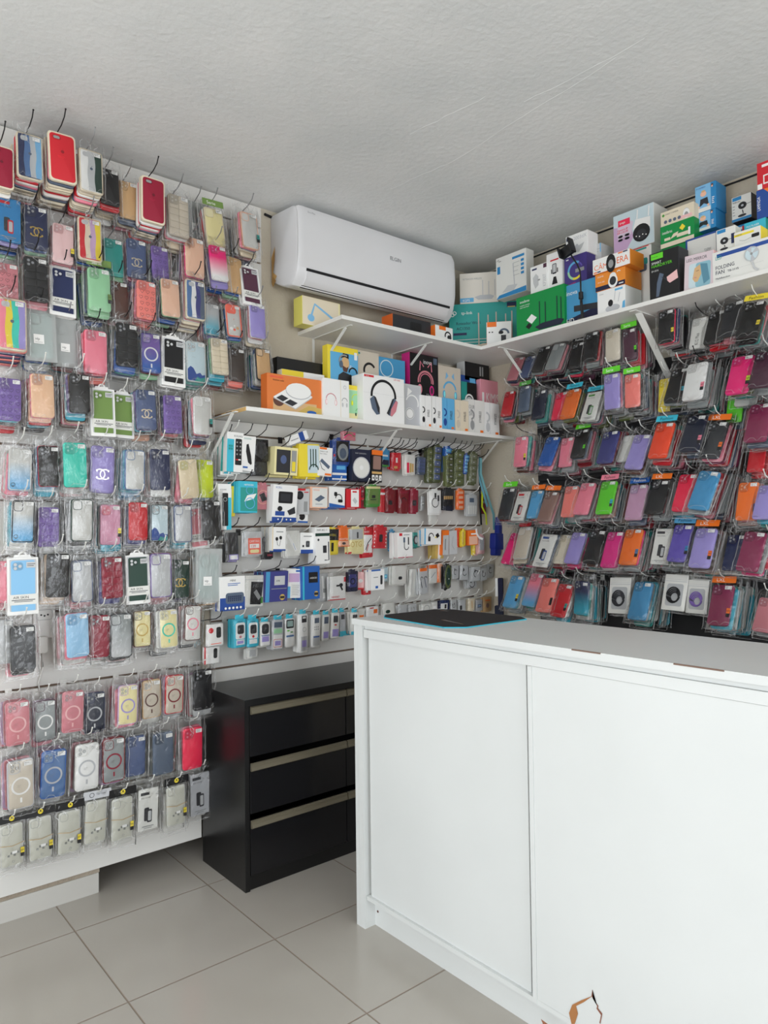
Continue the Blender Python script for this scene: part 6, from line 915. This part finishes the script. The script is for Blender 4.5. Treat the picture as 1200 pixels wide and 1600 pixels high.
carton('u7', 'router_box', 'tall white router box with blue bands on the router boxes, touching the ceiling', 'I', 182, 550, 292, 352, S_(.25), .06, 'off_white', 'off_white', [('r', 'net_blue', .55, .84, .95, .9), ('r', 'net_blue', .04, .6, .14, .78), ('p', 'net_blue', [(0, 0), (1, 0), (1, .12), (.1, .08)]), ('l', 'silver', [(.62, .2), (.58, .75)], .03), ('p', 'light_grey', [(.2, .12), (.6, .1), (.72, .22), (.4, .26)]), ('l', 'dark_grey', [(.04, .92), (.1, .95), (.1, .9), (.18, .9)], .015)] + [('r', 'net_blue', .84, .72-.1*i, .94, .78-.1*i) for i in range(4)] + lines('grey', .6, .74, .2, 4, .1, .008), 'px')
carton('u20', 'doorbell_box', 'white box with teal camera picture behind the camera stack', 'I', 600, 600, 762, 337, S_(.16), .1, 'off_white', 'off_white', [('r', 'teal', .62, .9, .9, .96), ('r', 'red', .4, .97, .95, 1), ('rf', 'teal', .72, .4, .92, .62, .3), ('rf', 'slate', .74, .2, .9, .42, .3)], 'U')
carton('u19', 'security_camera_box', 'largest white and lilac box with black dome camera, red logo', 'I', 622, 362, 771, 180, S_(.165), .12, 'ice', 'off_white', [('p', 'lilac', [(0, 0), (.3, 0), (.5, .3), (.45, .6), (.0, .7)]), ('p', (214, 196, 214), [(.1, .35), (.45, .4), (.5, .7), (.3, .84), (.1, .7)]), ('r', 'neon_red', .12, .68, .42, .84), ('t', 'white', 'ipega', .16, .72, .07, .22), ('t', 'neon_red', 'Camera IP', .1, .56, .05, .34), ('t', 'neon_red', 'KP-CA130', .1, .49, .05, .32), ('p', 'white', [(.5, .5), (.56, .72), (.92, .68), (.92, .42), (.55, .42)]), ('e', 'black', .7, .34, .21, .2), ('e', 'charcoal', .7, .3, .12, .12), ('l', 'white', [(.6, .72), (.62, .95)], .03), ('l', 'white', [(.88, .7), (.9, .95)], .03)] + [('rf', 'charcoal', .12+.17*(i % 2), .38-.09*(i//2), .24+.17*(i % 2), .44-.09*(i//2), .3) for i in range(4)] + [('e', 'white', .58+.08*i, .28-.03*(i % 2), .015, .015) for i in range(4)], 'u20')
carton('u23', 'security_camera_box', 'dark green box mostly hidden behind the hairdryer box', 'I', 797, 500, 921, 322, S_(.2), .1, 'router_green', 'router_green', [('t', 'white', 'intelbras', .1, .88, .05, .4)], 'U')
carton('u22', 'security_camera_box', 'bright green box with two bullet cameras below the cream camera box', 'I', 797, 345, 922, 233, S_(.205), .1, 'router_green', 'router_green', [('r', 'cream', 0, 0, 1, .2), ('t', 'white', 'intelbras', .06, .62, .13, .3), ('r', 'cream', .12, .3, .3, .42), ('p', 'cream', [(.3, .32), (.5, .4), (.55, .56), (.4, .52)]), ('r', 'cream', .5, .3, .85, .46), ('r', 'white', .84, .26, .9, .6), ('p', 'yellow', [(.58, .68), (.67, .84), (.76, .68), (.67, .54)])], 'u23')
carton('u21', 'security_camera_box', 'cream box with white bulb camera lying on the green camera box', 'I', 798, 268, 922, 178, S_(.2), .1, 'cream', 'cream', [('t', 'dark_grey', 'SMART CAMERA', .14, .72, .1, .4), ('e', 'green', .08, .75, .04, .04), ('e', 'light_grey', .78, .52, .08, .1), ('e', 'white', .78, .38, .1, .14), ('e', 'grey', .78, .3, .06, .08), ('r', 'pale_pink', .55, .1, .95, .3)] + [('e', 'slate', .15+.14*i, .25, .05, .05) for i in range(4)], 'u22')
carton('u24', 'hairdryer_box', 'black SMART HAIRDRYER box with green logo patch', 'I', 757, 537, 864, 344, S_(.325), .08, 'black', 'charcoal', [('r', 'lime_green', .06, .86, .48, .98), ('t', 'black', 'Ecopower', .1, .9, .03, .32), ('t', 'white', 'SMART', .08, .76, .05, .36), ('t', 'lime_green', 'HAIRDRYER', .08, .69, .06, .72), ('t', 'white', 'EP-3316', .08, .6, .035, .24), ('p', 'slate', [(.22, .06), (.32, .06), (.42, .35), (.5, .5), (.36, .55), (.26, .35)]), ('p', 'charcoal', [(.4, .46), (.62, .4), (.95, .42), (.95, .36), (.6, .34)]), ('p', 'pale_pink', [(.6, .42), (.95, .52), (.98, .34), (.7, .28), (.62, .34)])], 'U')
carton('u27', 'lamp_box', 'white and blue lamp box lettered ABAJUR LED, behind the mirror box', 'I', 894, 500, 1005, 288, S_(.21), .05, 'off_white', 'navy', [('r', 'denim', 0, 0, .06, 1), ('r', 'denim', 0, .94, 1, 1), ('t', 'grey', 'ABAJUR', .75, .62, .06, .3, 1), ('t', 'grey', 'LED C/', .62, .62, .06, .3, 1), ('t', 'grey', 'CHERIZ', .5, .62, .06, .3, 1)], 'U')
carton('u26', 'baby_monitor_box', 'blue baby camera box, lower of the two', 'I', 926, 300, 1003, 203, S_(.16), .09, 'light_blue', 'net_blue', BABY := [('r', 'net_blue', .76, 0, 1, 1), ('r', 'off_white', .1, 0, .74, .15), ('e', 'peach', .4, .66, .15, .13), ('e', 'tan', .4, .76, .1, .05), ('p', 'charcoal', [(.2, .2), (.25, .48), (.6, .5), (.66, .2), (.42, .3)]), ('e', 'peach', .16, .2, .06, .06), ('e', 'peach', .64, .2, .06, .06), ('t', 'denim', 'IP CAMERA', .06, .88, .05, .5), ('e', 'brown', .84, .88, .06, .07), ('e', 'peach', .84, .84, .04, .05)] + lines('white', .82, .4, .12, 4, .07, .03), 'px')
carton('u25', 'baby_monitor_box', 'blue baby camera box, upper one stacked against the ceiling', 'I', 928, 213, 1004, 99, S_(.16), .09, 'light_blue', 'net_blue', BABY, 'u26')
carton('u28', 'mirror_box', 'pink LED MIRROR box with woman in pale blue light', 'I', 884, 505, 990, 358, S_(.328), .05, (216, 200, 206), 'pale_pink', [('t', 'charcoal', 'LED MIRROR', .06, .82, .09, .72), ('rf', 'ice', .16, .04, .92, .74, .7), ('rf', (140, 186, 200), .4, .04, .92, .74, .7), ('p', 'tan', [(.3, .3), (.36, .6), (.55, .68), (.6, .4), (.48, .2), (.38, .2)]), ('l', 'rose', [(.36, .33), (.44, .32)], .03), ('l', 'brown', [(.42, .5), (.52, .52)], .015), ('p', (90, 140, 160), [(.56, .7), (.8, .66), (.9, .2), (.7, .1), (.62, .4)])], 'U', roll=R(3))
carton('u29', 'fan_box', 'white box lettered FOLDING FAN at the shelf edge', 'I', 993, 475, 1235, 300, S_(.33), .22, 'off_white', 'off_white', [('r', 'denim', .0, .8, 1, .92), ('r', 'off_white', 0, .6, .07, 1), ('t', 'teal', 'LED', .05, .74, .12, .1), ('t', 'night', 'FOLDING', .05, .42, .12, .3), ('t', 'night', 'FAN', .05, .26, .12, .14), ('t', 'night', 'TB-1115', .24, .26, .07, .18), ('t', 'night', 'Multifunction', .05, .1, .06, .25), ('r', 'grey', .3, .3, .8, .303), ('o', 'light_grey', .62, .62, .11, .012), ('e', 'ice', .62, .62, .1, .1), ('p', 'silver', [(.62, .62), (.54, .8), (.62, .86)]), ('p', 'silver', [(.62, .62), (.7, .8), (.72, .66)]), ('p', 'silver', [(.62, .62), (.6, .36), (.68, .42)]), ('e', 'grey', .62, .62, .02, .02), ('l', 'light_grey', [(.63, .36), (.66, .16), (.72, .06)], .03)], 'U')
WEB = lambda u=.55, v=.58: [('r', 'net_blue', .04, .84, .5, .98), ('e', 'charcoal', u, v, .22, .19), ('e', 'black', u, v, .15, .13), ('e', 'silver', u, v, .07, .06), ('l', 'black', [(u, v-.18), (u+.04, .25)], .05), ('e', 'charcoal', u-.02, .18, .22, .07), ('l', 'black', [(u+.2, v), (1, v+.02)], .02)]
carton('u31', 'webcam_box', 'white box with black clip webcam standing on the fan box', 'I', 1007, 362, 1077, 266, S_(.29), .05, 'off_white', 'off_white', WEB(.42, .5) + [('r', 'navy', .8, .3, 1, .7)], 'u29')
carton('u32', 'webcam_box', 'small yellow and white MINI camera box on the fan box', 'I', 1073, 343, 1173, 267, S_(.3), .06, 'off_white', 'yellow', [('r', 'yellow', 0, .72, .75, .86), ('t', 'dark_grey', 'WEBCAM', .04, .74, .1, .26), ('rf', 'black', .66, .4, .95, .62, .3), ('l', 'grey', [(.2, .45), (.4, .35), (.66, .45)], .015), ('r', 'yellow', .04, .06, .4, .14)], 'u29')
carton('u33b', 'webcam_box', 'low blue box under the upper webcam box', 'I', 1060, 400, 1150, 250, S_(.1), .08, 'net_blue', 'net_blue', [('r', 'white', .3, .86, .8, .94), ('r', 'red', .5, .8, 1, .95)], 'px')
carton('u30', 'webcam_box', 'white webcam box high against the side wall', 'I', 1065, 262, 1137, 142, S_(.11), .07, 'off_white', 'charcoal', WEB() + [('r', 'net_blue', 0, 0, 1, .1), ('t', 'dark_grey', 'WEBCAM', .05, .74, .06, .4)] + lines('grey', .06, .6, .12, 4, .12, .03), 'px')
carton('u33', 'repeater_box', 'turquoise box behind the yellow webcam box', 'I', 1112, 345, 1192, 237, S_(.2), .09, 'aqua', 'teal', [('t', 'white', 'MULTILASER', .1, .84, .06, .6), ('e', 'charcoal', .6, .4, .3, .14)], 'u29')
carton('u34', 'light_box', 'navy and orange box near the ceiling at the frame edge', 'I', 1158, 240, 1250, 108, S_(.19), .1, 'denim', 'navy', [('p', 'orange', [(.5, 1), (1, .6), (1, .4), (.3, 1)]), ('t', 'white', 'LAMPADA', .15, .3, .1, .6, 1)], 'u33')
carton('u35', 'lamp_box', 'bright red box topmost at the frame edge under the ceiling', 'I', 1160, 130, 1250, 4, S_(.19), .1, 'red', 'red', [('r', 'white', .0, 0, .2, .2), ('r', 'white', .25, .15, .6, .5), ('r', 'red', .3, .2, .55, .45), ('r', 'white', .2, .8, .9, .9)], 'u34')
# gooseneck phone holder standing on the side-wall shelf
p0 = hit(*px('I', 505, 612), S_(.335)); p0.z = ZU; q = lambda x, y: hit(*px('I', x, y), S_(.335)) - p0
r = thing('gooseneck_phone_holder', 'black gooseneck phone holder rising in front of the blue decoder box', 'phone holder', p0); m_ = mat('black', 'shell')
b = MB(); b.tube([(0, 0, .0), q(500, 560), q(498, 525)], .0068, m_, 8); b.tube([q(499, 545), q(498, 520)], .0105, m_, 10); link('lower_pole', b.mesh('lower_pole', True), r)
b = MB(); b.tube([q(498, 530), q(497, 470), q(495, 440), q(484, 415), q(466, 388), q(462, 380)], .0038, m_, 8); link('gooseneck', b.mesh('gooseneck', True), r)
b = MB(); c = q(453, 366); b.slab(.062, .05, .018, .005, m_, .003, mx=Matrix.Translation(c) @ Matrix.Rotation(R(-90), 4, 'Z') @ Matrix.Rotation(R(-16), 4, 'Y')); b.slab(.010, .07, .036, .004, m_, .002, .031, .008, .0, mx=Matrix.Translation(c) @ Matrix.Rotation(R(-90), 4, 'Z') @ Matrix.Rotation(R(-16), 4, 'Y')); b.slab(.010, .05, .036, .004, m_, .002, -.031, 0, .0, mx=Matrix.Translation(c) @ Matrix.Rotation(R(-90), 4, 'Z') @ Matrix.Rotation(R(-16), 4, 'Y')); link('phone_clamp', b.mesh('phone_clamp', True), r)
b = MB(); b.lathe([(.001, 0), (.022, 0), (.022, .004), (.008, .008), (.001, .008)], m_); link('clip_base', b.mesh('clip_base', True), r)
